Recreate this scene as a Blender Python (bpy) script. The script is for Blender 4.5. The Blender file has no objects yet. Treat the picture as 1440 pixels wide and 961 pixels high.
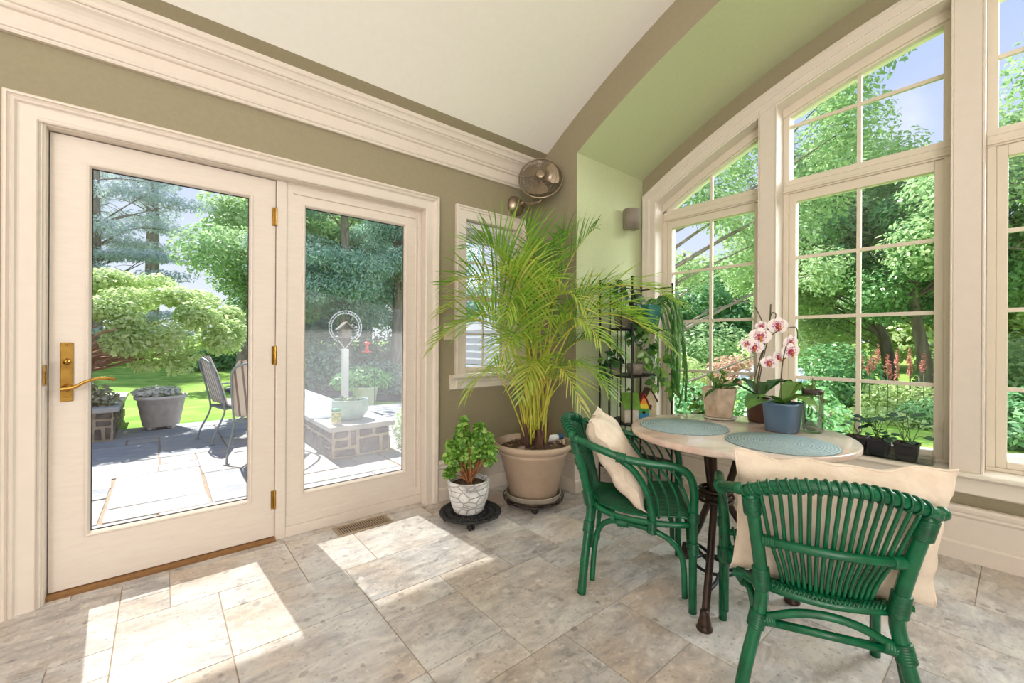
import bpy, math, random
import numpy as np
from mathutils import Vector, Matrix

SC = bpy.context.scene
COL = SC.collection
rnd = random.Random(11)
npr = np.random.default_rng(11)
PI = math.pi
H_CAM = 1.1525

# ------------------------------------------------------------------ camera
YAW, ROLL, FPX = math.radians(50.275), math.radians(0.294), 595.8
Fw = Vector((math.cos(YAW), math.sin(YAW), 0))
r0 = Vector((math.sin(YAW), -math.cos(YAW), 0))
u0 = Vector((0, 0, 1))
Rt = math.cos(ROLL) * r0 + math.sin(ROLL) * u0
Up = -math.sin(ROLL) * r0 + math.cos(ROLL) * u0
cam_d = bpy.data.cameras.new('camera')
cam = bpy.data.objects.new('camera', cam_d)
COL.objects.link(cam)
cam_d.sensor_width = 36.0
cam_d.lens = FPX / 1440 * 36.0
cam_d.clip_start = 0.02
cam_d.clip_end = 400
m = Matrix((Rt, Up, -Fw)).transposed().to_4x4()
m.translation = (0, 0, H_CAM)
cam.matrix_world = m
SC.camera = cam

def ray(u, v):
    return Fw + Rt * ((u - 720) / FPX) - Up * ((v - 480.5) / FPX)

def at(u, v, d):
    """point seen at (u, v) at forward distance d"""
    return Vector((0, 0, H_CAM)) + ray(u, v) * d

# ------------------------------------------------------------------ light
SC.view_settings.view_transform = 'Standard'
SC.view_settings.look = 'None'
SC.view_settings.gamma = 1.0
SC.view_settings.use_curve_mapping = False
SC.view_settings.exposure = 0.38
SC.cycles.max_bounces = 10
SC.cycles.diffuse_bounces = 4
SC.cycles.glossy_bounces = 3
SC.cycles.transparent_max_bounces = 16
SC.cycles.transmission_bounces = 4
SC.cycles.caustics_reflective = False
SC.cycles.caustics_refractive = False
SC.cycles.sample_clamp_indirect = 4.0
SC.cycles.use_denoising = True

SUN_K = 1.22          # tan(elevation)
SUN_DIR = Vector((0.06, -1.0, -SUN_K)).normalized()
sun_d = bpy.data.lights.new('sun', 'SUN')
sun_d.energy = 6.8
sun_d.angle = math.radians(0.6)
sun_d.color = (1.0, 0.96, 0.90)
sun = bpy.data.objects.new('sun', sun_d)
sun.rotation_euler = SUN_DIR.to_track_quat('-Z', 'Y').to_euler()
sun.location = (0, 8, 10)
COL.objects.link(sun)

w = bpy.data.worlds.new('sky')
SC.world = w
w.use_nodes = True
nt = w.node_tree
nt.nodes.clear()
tc = nt.nodes.new('ShaderNodeTexCoord')
sep = nt.nodes.new('ShaderNodeSeparateXYZ')
rmp = nt.nodes.new('ShaderNodeValToRGB')
rmp.color_ramp.elements[0].position = 0.0
rmp.color_ramp.elements[0].color = (0.90, 0.93, 1.02, 1)
rmp.color_ramp.elements[1].position = 0.75
rmp.color_ramp.elements[1].color = (0.40, 0.53, 0.92, 1)
e = rmp.color_ramp.elements.new(0.35)
e.color = (0.60, 0.69, 0.98, 1)
noi = nt.nodes.new('ShaderNodeTexNoise')
noi.inputs['Scale'].default_value = 3.5
noi.inputs['Detail'].default_value = 6
cr_ = nt.nodes.new('ShaderNodeValToRGB')
cr_.color_ramp.elements[0].position = 0.60
cr_.color_ramp.elements[1].position = 0.78
mixc = nt.nodes.new('ShaderNodeMixRGB')
mixc.inputs['Color2'].default_value = (1.0, 1.0, 1.0, 1)
bg = nt.nodes.new('ShaderNodeBackground')
bg.inputs['Strength'].default_value = 0.84
wo = nt.nodes.new('ShaderNodeOutputWorld')
L = nt.links.new
L(tc.outputs['Generated'], sep.inputs[0])
L(sep.outputs['Z'], rmp.inputs['Fac'])
L(tc.outputs['Generated'], noi.inputs['Vector'])
L(noi.outputs['Fac'], cr_.inputs['Fac'])
L(cr_.outputs['Color'], mixc.inputs['Fac'])
L(rmp.outputs['Color'], mixc.inputs['Color1'])
L(mixc.outputs['Color'], bg.inputs['Color'])
L(bg.outputs[0], wo.inputs[0])

def area(name, loc, direction, sx, sy, power, color):
    d = bpy.data.lights.new(name, 'AREA')
    d.shape = 'RECTANGLE'
    d.size, d.size_y = sx, sy
    d.energy = power
    d.color = color
    o = bpy.data.objects.new(name, d)
    o.location = loc
    o.rotation_euler = Vector(direction).to_track_quat('-Z', 'Y').to_euler()
    COL.objects.link(o)
    return o
# added fill lamps behind the viewer, the walls there are closed
area('fill_back', (-4.35, -2.35, 1.55), (1, 0, 0.75), 3.8, 2.3, 95, (1.0, 0.985, 0.97))
area('fill_side', (-2.7, -4.15, 1.55), (.5, .85, .06), 3.0, 2.3, 130, (1.0, 0.985, 0.97))

# added area lamp outside the bay, brightens the palm corner
area('fill_bay', (6.6, -2.3, 4.0), (-4.8, 4.1, -3.4), 3.2, 3.2, 620, (0.95, 0.98, 1.0))
# added fill lamp behind the viewer, aimed up at the vault
area('fill_vault', (-1.9, -1.9, 2.05), (.25, .2, 1), 1.6, 1.6, 78, (1.0, 0.97, 0.94))

# ------------------------------------------------------------------ mesh helpers
def cr(pts, k=6, closed=False):
    """Catmull-Rom through pts"""
    P = [Vector(p) for p in pts]
    n = len(P)
    out = []
    rng = range(n if closed else n - 1)
    for i in rng:
        if closed:
            a, b, c, d = P[(i - 1) % n], P[i], P[(i + 1) % n], P[(i + 2) % n]
        else:
            b, c = P[i], P[i + 1]
            a = P[i - 1] if i > 0 else b * 2 - c
            d = P[i + 2] if i + 2 < n else c * 2 - b
        for j in range(k):
            t = j / k
            out.append(0.5 * ((2 * b) + (c - a) * t + (2 * a - 5 * b + 4 * c - d) * t * t + (3 * b - a - 3 * c + d) * t ** 3))
    if not closed:
        out.append(P[-1].copy())
    return out

class MB:
    def __init__(s):
        s.v, s.f, s.sm = [], [], []
    def add(s, vs, fs, smooth=False):
        o = len(s.v)
        s.v += [tuple(p) for p in vs]
        s.f += [tuple(i + o for i in f) for f in fs]
        s.sm += [smooth] * len(fs)
        return s
    def box(s, x0, x1, y0, y1, z0, z1, M=None):
        vs = [Vector((x, y, z)) for z in (z0, z1) for y in (y0, y1) for x in (x0, x1)]
        if M is not None:
            vs = [M @ p for p in vs]
        return s.add(vs, [(0, 2, 3, 1), (4, 5, 7, 6), (0, 1, 5, 4), (1, 3, 7, 5), (3, 2, 6, 7), (2, 0, 4, 6)])
    def tube(s, pts, r, n=8, closed=False, cap=True):
        P = [Vector(p) for p in pts]
        N = len(P)
        R = list(r) if hasattr(r, '__len__') else [r] * N
        if len(R) != N:
            R = [R[0] + (R[-1] - R[0]) * i / (N - 1) for i in range(N)] if len(R) == 2 else R
        T = []
        for i in range(N):
            a = P[(i - 1) % N] if (closed or i > 0) else P[i]
            b = P[(i + 1) % N] if (closed or i < N - 1) else P[i]
            t = b - a
            T.append(t.normalized() if t.length > 1e-9 else Vector((0, 0, 1)))
        u = T[0].orthogonal().normalized()
        vs = []
        for i in range(N):
            u = (u - T[i] * u.dot(T[i]))
            u = u.normalized() if u.length > 1e-9 else T[i].orthogonal().normalized()
            w_ = T[i].cross(u)
            for k in range(n):
                a = 2 * PI * k / n
                vs.append(P[i] + (u * math.cos(a) + w_ * math.sin(a)) * R[i])
        fs = []
        for i in range(N if closed else N - 1):
            j = (i + 1) % N
            for k in range(n):
                l = (k + 1) % n
                fs.append((i * n + k, i * n + l, j * n + l, j * n + k))
        s.add(vs, fs, True)
        if cap and not closed:
            o = len(s.v) - N * n
            s.f.append(tuple(o + k for k in reversed(range(n))))
            s.f.append(tuple(o + (N - 1) * n + k for k in range(n)))
            s.sm += [False, False]
        return s
    def lathe(s, prof, n=32, c=(0, 0, 0), M=None, smooth=True, fn=None):
        vs, idx = [], []
        for r, z in prof:
            if r < 1e-6:
                idx.append([len(vs)])
                vs.append(Vector((0, 0, z)))
            else:
                idx.append(list(range(len(vs), len(vs) + n)))
                for k in range(n):
                    a = 2 * PI * k / n
                    rr = r * (fn(a, z) if fn else 1.0)
                    vs.append(Vector((rr * math.cos(a), rr * math.sin(a), z)))
        fs = []
        for a, b in zip(idx[:-1], idx[1:]):
            for k in range(n):
                l = (k + 1) % n
                if len(a) == 1 and len(b) == 1:
                    continue
                if len(a) == 1:
                    fs.append((a[0], b[l], b[k]))
                elif len(b) == 1:
                    fs.append((a[k], a[l], b[0]))
                else:
                    fs.append((a[k], a[l], b[l], b[k]))
        C = Vector(c)
        vs = [(M @ p if M is not None else p) + C for p in vs]
        return s.add(vs, fs, smooth)
    def prism(s, poly, f, a, b, smooth=False):
        """poly of 2-D points swept between a and b; f(p, q, t) -> xyz"""
        n = len(poly)
        vs = [f(p, q, a) for p, q in poly] + [f(p, q, b) for p, q in poly]
        fs = [(i, (i + 1) % n, n + (i + 1) % n, n + i) for i in range(n)]
        fs += [tuple(reversed(range(n))), tuple(range(n, 2 * n))]
        return s.add(vs, fs, smooth)
    def grid(s, rows, smooth=True, closed_u=False):
        n, m_ = len(rows), len(rows[0])
        vs = [p for r in rows for p in r]
        fs = []
        for i in range(n - 1):
            for j in range(m_ if closed_u else m_ - 1):
                k = (j + 1) % m_
                fs.append((i * m_ + j, i * m_ + k, (i + 1) * m_ + k, (i + 1) * m_ + j))
        return s.add(vs, fs, smooth)
    def ball(s, c, r, n=12, sc=(1, 1, 1)):
        prof = [(r * math.sin(PI * i / (n // 2 + 1)), -r * math.cos(PI * i / (n // 2 + 1))) for i in range(n // 2 + 2)]
        prof[0] = (0, -r)
        prof[-1] = (0, r)
        return s.lathe(prof, n, c, Matrix.Diagonal((*sc, 1)))
    def build(s, name, mat, parent=None, loc=None, bevel=0.0, seg=2, rot=None):
        me = bpy.data.meshes.new(name)
        me.from_pydata(s.v, [], s.f)
        me.polygons.foreach_set('use_smooth', s.sm)
        me.update()
        o = bpy.data.objects.new(name, me)
        if mat is not None:
            me.materials.append(mat)
        COL.objects.link(o)
        if parent is not None:
            o.parent = parent
        if loc is not None:
            o.location = loc
        if rot is not None:
            o.rotation_euler = rot
        if bevel > 0:
            b = o.modifiers.new('bevel', 'BEVEL')
            b.width = bevel
            b.segments = seg
            b.limit_method = 'ANGLE'
            b.angle_limit = math.radians(40)
        return o

def tag(o, label=None, cat=None, group=None, kind=None):
    if label: o['label'] = label
    if cat: o['category'] = cat
    if group: o['group'] = group
    if kind: o['kind'] = kind
    return o

def thing(name, label, cat, loc=(0, 0, 0), rz=0.0, group=None):
    o = bpy.data.objects.new(name, None)
    o.empty_display_size = 0.1
    COL.objects.link(o)
    o.location = loc
    o.rotation_euler = (0, 0, rz)
    return tag(o, label, cat, group)

def struct_root(name, loc=(0, 0, 0)):
    o = bpy.data.objects.new(name, None)
    COL.objects.link(o)
    o.location = loc
    o['kind'] = 'structure'
    return o

def struct(name, mb, mat, **kw):
    o = mb.build(name, mat, **kw)
    if o.parent is None:
        o['kind'] = 'structure'
    return o

def copy_tree(o, label=None, loc=None, rz=None, scale=None, parent=None):
    c = o.copy()
    COL.objects.link(c)
    if parent is not None:
        c.parent = parent
        c.matrix_parent_inverse = o.matrix_parent_inverse.copy()
    if label: c['label'] = label
    if loc is not None: c.location = loc
    if rz is not None: c.rotation_euler = (0, 0, rz)
    if scale is not None: c.scale = scale if hasattr(scale, '__len__') else (scale,) * 3
    for ch in list(o.children):
        copy_tree(ch, parent=c)
    return c

# ------------------------------------------------------------------ materials
def srgb(r, g=None, b=None):
    if g is None:
        r, g, b = r
    f = lambda c: ((c / 255) / 12.92 if c / 255 <= 0.04045 else ((c / 255 + 0.055) / 1.055) ** 2.4)
    return (f(r), f(g), f(b), 1.0)

def mat(name, col, rough=0.6, metal=0.0, col2=None, scale=8.0, detail=4.0, bump=0.0, bscale=None, spec=0.5, stretch=(1, 1, 1), lo=0.35, hi=0.65):
    M = bpy.data.materials.new(name)
    M.use_nodes = True
    t = M.node_tree
    p = t.nodes['Principled BSDF']
    p.inputs['Base Color'].default_value = srgb(col)
    p.inputs['Roughness'].default_value = rough
    p.inputs['Metallic'].default_value = metal
    p.inputs['Specular IOR Level'].default_value = spec
    if col2 is not None or bump:
        co = t.nodes.new('ShaderNodeTexCoord')
        mp = t.nodes.new('ShaderNodeMapping')
        mp.inputs['Scale'].default_value = stretch
        t.links.new(co.outputs['Object'], mp.inputs['Vector'])
    if col2 is not None:
        n = t.nodes.new('ShaderNodeTexNoise')
        n.inputs['Scale'].default_value = scale
        n.inputs['Detail'].default_value = detail
        r = t.nodes.new('ShaderNodeValToRGB')
        r.color_ramp.elements[0].position = lo
        r.color_ramp.elements[1].position = hi
        r.color_ramp.elements[0].color = srgb(col)
        r.color_ramp.elements[1].color = srgb(col2)
        t.links.new(mp.outputs[0], n.inputs['Vector'])
        t.links.new(n.outputs['Fac'], r.inputs['Fac'])
        t.links.new(r.outputs['Color'], p.inputs['Base Color'])
    if bump:
        n2 = t.nodes.new('ShaderNodeTexNoise')
        n2.inputs['Scale'].default_value = bscale or scale * 3
        n2.inputs['Detail'].default_value = 3
        b = t.nodes.new('ShaderNodeBump')
        b.inputs['Strength'].default_value = bump
        b.inputs['Distance'].default_value = 0.01
        t.links.new(mp.outputs[0], n2.inputs['Vector'])
        t.links.new(n2.outputs['Fac'], b.inputs['Height'])
        t.links.new(b.outputs[0], p.inputs['Normal'])
    return M

def leafmat(name, cols, trans=0.35, rough=0.5, gloss=0.06):
    """leaf: colours picked per leaf from the mesh attribute 'rnd'"""
    M = bpy.data.materials.new(name)
    M.use_nodes = True
    t = M.node_tree
    t.nodes.clear()
    a = t.nodes.new('ShaderNodeAttribute')
    a.attribute_name = 'rnd'
    r = t.nodes.new('ShaderNodeValToRGB')
    while len(r.color_ramp.elements) < len(cols):
        r.color_ramp.elements.new(0.5)
    for i, c in enumerate(cols):
        r.color_ramp.elements[i].position = i / max(1, len(cols) - 1)
        r.color_ramp.elements[i].color = srgb(c)
    d = t.nodes.new('ShaderNodeBsdfDiffuse')
    tr = t.nodes.new('ShaderNodeBsdfTranslucent')
    g = t.nodes.new('ShaderNodeBsdfGlossy')
    g.inputs['Roughness'].default_value = rough
    m1 = t.nodes.new('ShaderNodeMixShader')
    m1.inputs[0].default_value = trans
    m2 = t.nodes.new('ShaderNodeMixShader')
    m2.inputs[0].default_value = gloss
    o = t.nodes.new('ShaderNodeOutputMaterial')
    t.links.new(a.outputs['Fac'], r.inputs['Fac'])
    for n in (d, tr):
        t.links.new(r.outputs['Color'], n.inputs['Color'])
    t.links.new(d.outputs[0], m1.inputs[1])
    t.links.new(tr.outputs[0], m1.inputs[2])
    t.links.new(m1.outputs[0], m2.inputs[1])
    t.links.new(g.outputs[0], m2.inputs[2])
    t.links.new(m2.outputs[0], o.inputs[0])
    return M

def set_rnd(o, vals):
    a = o.data.attributes.new('rnd', 'FLOAT', 'FACE')
    a.data.foreach_set('value', np.asarray(vals, dtype=np.float32))

def glassmat(name, tint=(1, 1, 1, 1), refl=0.5, haze=None):
    M = bpy.data.materials.new(name)
    M.use_nodes = True
    t = M.node_tree
    t.nodes.clear()
    tr = t.nodes.new('ShaderNodeBsdfTransparent')
    tr.inputs['Color'].default_value = tint
    g = t.nodes.new('ShaderNodeBsdfGlossy')
    g.inputs['Roughness'].default_value = 0.02
    fr = t.nodes.new('ShaderNodeFresnel')
    fr.inputs['IOR'].default_value = 1.45
    mu = t.nodes.new('ShaderNodeMath')
    mu.operation = 'MULTIPLY'
    mu.inputs[1].default_value = refl
    mx = t.nodes.new('ShaderNodeMixShader')
    o = t.nodes.new('ShaderNodeOutputMaterial')
    t.links.new(fr.outputs[0], mu.inputs[0])
    t.links.new(mu.outputs[0], mx.inputs[0])
    t.links.new(tr.outputs[0], mx.inputs[1])
    t.links.new(g.outputs[0], mx.inputs[2])
    if haze is None:
        t.links.new(mx.outputs[0], o.inputs[0])
    else:
        haze(t, mx, o)
    return M

M = {}
M['wall'] = mat('wall_paint_khaki', (158, 147, 121), 0.85, col2=(154, 143, 117), scale=60, bump=0.05, bscale=180)
M['wall_sage'] = mat('wall_sage_green', (202, 208, 168), 0.85, col2=(198, 204, 164), scale=60, bump=0.05, bscale=180)
M['ceiling'] = mat('ceiling_paint', (249, 244, 238), 0.9, col2=(247, 242, 235), scale=30)
M['trim'] = mat('trim_paint', (230, 217, 205), 0.42, col2=(227, 214, 202), scale=20)
M['door'] = mat('door_paint', (232, 219, 208), 0.4, col2=(228, 214, 203), scale=14, stretch=(1, 1, 6))
M['vinyl'] = mat('window_frame_paint', (226, 214, 196), 0.45)
M['sill'] = mat('sill_paint', (236, 227, 213), 0.25)
M['brass'] = mat('brass', (200, 160, 84), 0.25, 1.0, col2=(172, 132, 66), scale=25)
M['oak'] = mat('oak_threshold', (150, 108, 62), 0.5, col2=(122, 84, 46), scale=30, stretch=(1, 12, 12))
M['glass'] = glassmat('window_glass', (0.98, 1, 0.99, 1), 0.55)
M['dark_gap'] = mat('gasket', (48, 38, 34), 0.8)

# ------------------------------------------------------------------ floor
def pack(nx, ny, sizes, seed, pre=()):
    R = random.Random(seed)
    g = [[0] * ny for _ in range(nx)]
    out = []
    def put(i, j, a, b):
        for x in range(i, i + a):
            for y in range(j, j + b):
                g[x][y] = 1
        out.append((i, j, a, b))
    for p in pre:
        put(*p)
    for j in range(ny):
        for i in range(nx):
            if g[i][j]:
                continue
            ss = sizes[:]
            R.shuffle(ss)
            for a, b in ss + [(1, 1)]:
                if i + a <= nx and j + b <= ny and all(not g[x][y] for x in range(i, i + a) for y in range(j, j + b)):
                    put(i, j, a, b)
                    break
    return out

def tilemat(name, stops, grain, scale=9.0, rough=0.35, blot=26.0, bump=0.15, warm=None, frag=0.6):
    """stone: tone per tile ('rnd'), drifting veins, embedded fragments of two sizes"""
    Mt = bpy.data.materials.new(name)
    Mt.use_nodes = True
    t = Mt.node_tree
    N, K = t.nodes.new, t.links.new
    p = t.nodes['Principled BSDF']
    p.inputs['Roughness'].default_value = rough
    def ramp(st):
        r = N('ShaderNodeValToRGB')
        while len(r.color_ramp.elements) < len(st): r.color_ramp.elements.new(0.5)
        for i, (pos, c) in enumerate(st):
            r.color_ramp.elements[i].position = pos; r.color_ramp.elements[i].color = srgb(c) if len(c) == 3 else c
        return r
    def math_(op, x, y=None, z=None):
        m_ = N('ShaderNodeMath'); m_.operation = op
        for k, q in enumerate((x, y, z)):
            if q is None: continue
            if isinstance(q, (int, float)): m_.inputs[k].default_value = q
            else: K(q, m_.inputs[k])
        return m_.outputs[0]
    a = N('ShaderNodeAttribute'); a.attribute_name = 'rnd'
    co = N('ShaderNodeTexCoord')
    n1 = N('ShaderNodeTexNoise'); n1.noise_dimensions = '4D'
    n1.inputs['Scale'].default_value = scale; n1.inputs['Detail'].default_value = 10; n1.inputs['Roughness'].default_value = 0.72
    n1.inputs['Distortion'].default_value = 0.9
    K(math_('MULTIPLY', a.outputs['Fac'], 37.0), n1.inputs['W'])
    mp = N('ShaderNodeMapping'); mp.inputs['Scale'].default_value = (0.55, 1.2, 1)
    K(co.outputs['Object'], mp.inputs['Vector']); K(mp.outputs[0], n1.inputs['Vector'])
    r = ramp(stops)
    K(math_('MULTIPLY_ADD', a.outputs['Fac'], 0.14, math_('SUBTRACT', n1.outputs['Fac'], 0.07)), r.inputs['Fac'])
    col = r.outputs['Color']
    if warm:
        nw = N('ShaderNodeTexNoise'); nw.noise_dimensions = '4D'; nw.inputs['Scale'].default_value = 2.6; nw.inputs['Detail'].default_value = 5
        K(math_('MULTIPLY', a.outputs['Fac'], 11.0), nw.inputs['W']); K(co.outputs['Object'], nw.inputs['Vector'])
        rw = ramp([(0.42, (0, 0, 0, 1)), (0.66, (1, 1, 1, 1))]); K(nw.outputs['Fac'], rw.inputs['Fac'])
        mw = N('ShaderNodeMixRGB'); mw.blend_type = 'MULTIPLY'; mw.inputs['Color2'].default_value = srgb(warm)
        K(rw.outputs['Color'], mw.inputs['Fac']); K(col, mw.inputs['Color1']); col = mw.outputs[0]
    for sc_, th, st_ in ((blot, 0.62, frag), (blot * 2.6, 0.5, frag * .8)):
        v = N('ShaderNodeTexVoronoi'); v.inputs['Scale'].default_value = sc_
        n2 = N('ShaderNodeTexNoise'); n2.inputs['Scale'].default_value = sc_ * 0.8; n2.inputs['Detail'].default_value = 4
        K(co.outputs['Object'], n2.inputs['Vector'])
        av = N('ShaderNodeMixRGB'); av.inputs['Fac'].default_value = 0.9 / sc_
        K(co.outputs['Object'], av.inputs['Color1']); K(n2.outputs['Color'], av.inputs['Color2'])
        K(av.outputs[0], v.inputs['Vector'])
        r2 = ramp([(0.30, (1, 1, 1, 1)), (0.42, (0, 0, 0, 1))])
        K(v.outputs['Distance'], r2.inputs['Fac'])
        sepv = N('ShaderNodeSeparateColor'); K(v.outputs['Color'], sepv.inputs[0])
        r3 = ramp(grain); K(sepv.outputs[0], r3.inputs['Fac'])
        f = math_('MULTIPLY', math_('MULTIPLY', math_('GREATER_THAN', sepv.outputs[1], th), r2.outputs['Color']), math_('MULTIPLY', sepv.outputs[2], st_))
        mx = N('ShaderNodeMixRGB'); K(f, mx.inputs['Fac']); K(col, mx.inputs['Color1']); K(r3.outputs['Color'], mx.inputs['Color2']); col = mx.outputs[0]
    K(col, p.inputs['Base Color'])
    b = N('ShaderNodeBump'); b.inputs['Strength'].default_value = bump; b.inputs['Distance'].default_value = 0.004
    K(n1.outputs['Fac'], b.inputs['Height']); K(b.outputs[0], p.inputs['Normal'])
    return Mt

M['tile'] = tilemat('floor_stone', [(0.26, (140, 138, 142)), (0.42, (192, 188, 188)), (0.54, (216, 211, 208)), (0.72, (242, 238, 234))],
                    [(0.0, (112, 106, 106)), (0.35, (150, 140, 134)), (0.6, (200, 190, 180)), (1.0, (246, 242, 238))], rough=0.33, scale=13.0, blot=24.0, warm=(240, 224, 208), frag=0.9)
M['grout'] = mat('grout', (176, 160, 140), 0.8)
M['flag'] = tilemat('flagstone', [(0.25, (126, 130, 142)), (0.45, (154, 154, 160)), (0.6, (168, 160, 156)), (0.8, (184, 174, 166))],
                    [(0.0, (150, 150, 156)), (0.5, (190, 182, 176)), (1.0, (220, 214, 206))], scale=3.0, rough=0.75, blot=9.0, bump=0.3, frag=.25)
M['flag_joint'] = mat('flagstone_joint', (176, 150, 128), 0.9, col2=(156, 132, 112), scale=10)

def tiled(name, x0, y0, u, nx, ny, sizes, seed, pre, z, gap, mt, mj, dz, jitter=0.0):
    mb = MB()
    X1, Y1 = x0 + nx * u, y0 + ny * u
    mb.add([(x0, y0, z - dz), (X1, y0, z - dz), (X1, Y1, z - dz), (x0, Y1, z - dz)], [(0, 1, 2, 3)])
    vals = [0.5]
    R = random.Random(seed + 1)
    for (i, j, a, b) in pack(nx, ny, sizes, seed, pre):
        g = gap
        q = [(x0 + i * u + g, y0 + j * u + g), (x0 + (i + a) * u - g, y0 + j * u + g), (x0 + (i + a) * u - g, y0 + (j + b) * u - g), (x0 + i * u + g, y0 + (j + b) * u - g)]
        q = [(x + R.uniform(-jitter, jitter), y + R.uniform(-jitter, jitter)) for x, y in q]
        top = [(x, y, z) for x, y in q]
        bot = [(x, y, z - dz) for x, y in q]
        mb.add(top + bot, [(0, 1, 2, 3), (0, 4, 5, 1), (1, 5, 6, 2), (2, 6, 7, 3), (3, 7, 4, 0)])
        vals += [R.random()] * 5
    o = mb.build(name, mt)
    o.data.materials.append(mj)
    o.data.polygons.foreach_set('material_index', [1] + [0] * (len(vals) - 1))
    set_rnd(o, vals)
    o['kind'] = 'structure'
    return o

TU = 0.17
tx0, ty0 = 0.72 - 31 * TU, 1.319 - 33 * TU           # grid origin
def tp(x, y, a, b):
    return (round((x - tx0) / TU), round((y - ty0) / TU), a, b)
floor_pre = [tp(0.72, 1.319, 2, 2), tp(1.06, 1.15, 3, 3), tp(0.72, 1.66, 2, 1), tp(0.21, 1.319, 3, 3), tp(0.72, 1.83, 4, 2), tp(0.21, 1.83, 3, 2),
             tp(0.95 - .06, 2.17, 3, 3), tp(0.55, 2.17, 2, 3), tp(1.06, 1.66, 2, 1), tp(1.40, 1.66, 2, 2), tp(1.57, 1.15, 2, 2), tp(1.57, 1.49, 3, 1),
             tp(1.40, 2.0, 2, 3), tp(1.74, 2.0, 3, 2), tp(0.04, 2.34, 3, 2), tp(-0.13, 1.83, 2, 3)]
tiled('floor', tx0, ty0, TU, 47, 42, [(2, 2), (3, 2), (2, 3), (3, 3), (3, 3), (2, 1), (2, 2)], 5, floor_pre, 0.0, 0.0022, M['tile'], M['grout'], 0.003)

# ------------------------------------------------------------------ walls
YC, ZC = -0.80, -2.37                 # axis of the arch and of the vault
R_CEIL, R_SOF, R_OUT, R_IN, R_GLASS = 6.06, 5.805, 5.665, 5.527, 5.460
YW, XA, XB, YR = 2.69, 2.46, 3.34, 2.19   # door wall, arch wall, bay window wall, bay return
mirror = lambda y: 2 * YC - y

def wall_grid(name, horiz, a0, a1, z0, z1, d0, d1, holes, mt):
    """wall in the a-z plane, thickness d0..d1, rectangular holes (a0,a1,z0,z1); horiz 'x' or 'y'"""
    A = sorted({a0, a1, *[h[0] for h in holes], *[h[1] for h in holes]})
    Z = sorted({z0, z1, *[h[2] for h in holes], *[h[3] for h in holes]})
    mb = MB()
    for i in range(len(A) - 1):
        for j in range(len(Z) - 1):
            ca, cz = (A[i] + A[i + 1]) / 2, (Z[j] + Z[j + 1]) / 2
            if any(h[0] < ca < h[1] and h[2] < cz < h[3] for h in holes):
                continue
            if horiz == 'x': mb.box(A[i], A[i + 1], d0, d1, Z[j], Z[j + 1])
            else: mb.box(d0, d1, A[i], A[i + 1], Z[j], Z[j + 1])
    return struct(name, mb, mt)

SW = (1.775, 2.27, 0.90, 2.075)       # small window opening
wall_grid('wall_left', 'x', -4.5, XA, -0.2, 2.85, YW, YW + 0.22, [(-0.412, 1.467, -0.02, 2.112), (SW[0] - .006, SW[1] + .006, SW[2], SW[3] + .006)], M['wall'])
wall_grid('wall_back', 'y', mirror(YW), YW, 0, 4.1, -4.6, -4.5, [], M['wall'])
wall_grid('wall_side', 'x', -4.5, XA, 0, 2.85, mirror(YW) - 0.2, mirror(YW), [], M['wall'])
# arch wall: piers plus the ring between the soffit and the vault
def arc(R, y):
    return ZC + math.sqrt(R * R - (y - YC) ** 2)
def ring(mb, R0, R1, ya, yb, x0, x1, n=48, top=None):
    rows0, rows1 = [], []
    vs, fs = [], []
    for i in range(n + 1):
        y = ya + (yb - ya) * i / n
        z0_, z1_ = arc(R0, y), (top if top else arc(R1, y))
        vs += [(x0, y, z0_), (x0, y, z1_), (x1, y, z1_), (x1, y, z0_)]
    for i in range(n):
        a, b = 4 * i, 4 * i + 4
        fs += [(a, a + 1, b + 1, b), (a + 1, a + 2, b + 2, b + 1), (a + 2, a + 3, b + 3, b + 2), (a + 3, a, b, b + 3)]
    fs += [(0, 3, 2, 1), (4 * n, 4 * n + 1, 4 * n + 2, 4 * n + 3)]
    mb.add(vs, fs, False)
mb = MB()
mb.box(XA, XB + 0.3, YR, YW + 0.22, -0.2, 4.1)
o = mb.build('wall_pier', M['wall']); o['kind'] = 'structure'
# the bay's return is sage green: second material by face direction
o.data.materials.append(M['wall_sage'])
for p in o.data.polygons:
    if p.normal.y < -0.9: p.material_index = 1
mb = MB(); mb.box(XA, XB + 0.3, mirror(YW) - 0.2, mirror(YR), -0.2, 4.1)
o = mb.build('wall_pier_far', M['wall']); o['kind'] = 'structure'
mb = MB(); ring(mb, R_SOF, 0, YR, mirror(YR), XA, XB + 0.3, 64, top=4.1)
o = mb.build('wall_arch', M['wall']); o['kind'] = 'structure'
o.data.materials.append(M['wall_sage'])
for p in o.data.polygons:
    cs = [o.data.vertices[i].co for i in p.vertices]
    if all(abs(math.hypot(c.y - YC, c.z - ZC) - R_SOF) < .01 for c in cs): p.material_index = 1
# vaulted ceiling, paint line near the crown moulding
mb = MB()
ys = [YW + 0.2, YW, 2.515] + [2.515 + (mirror(2.515) - 2.515) * i / 64 for i in range(1, 65)] + [mirror(YW), mirror(YW) - 0.2]
rows = [[(-4.6, y, arc(R_CEIL, y)), (XA, y, arc(R_CEIL, y))] for y in ys]
mb.grid(rows, True)
o = mb.build('ceiling', M['ceiling']); o['kind'] = 'structure'
o.data.materials.append(M['wall'])
for i in (0, 1, len(ys) - 2, len(ys) - 3): o.data.polygons[i].material_index = 1
mb = MB(); ring(mb, R_CEIL + 0.03, 0, YW + 0.2, mirror(YW) - 0.2, -4.6, XA, 64, top=4.2)
o = mb.build('ceiling_roof', M['ceiling']); o['kind'] = 'structure'

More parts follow.
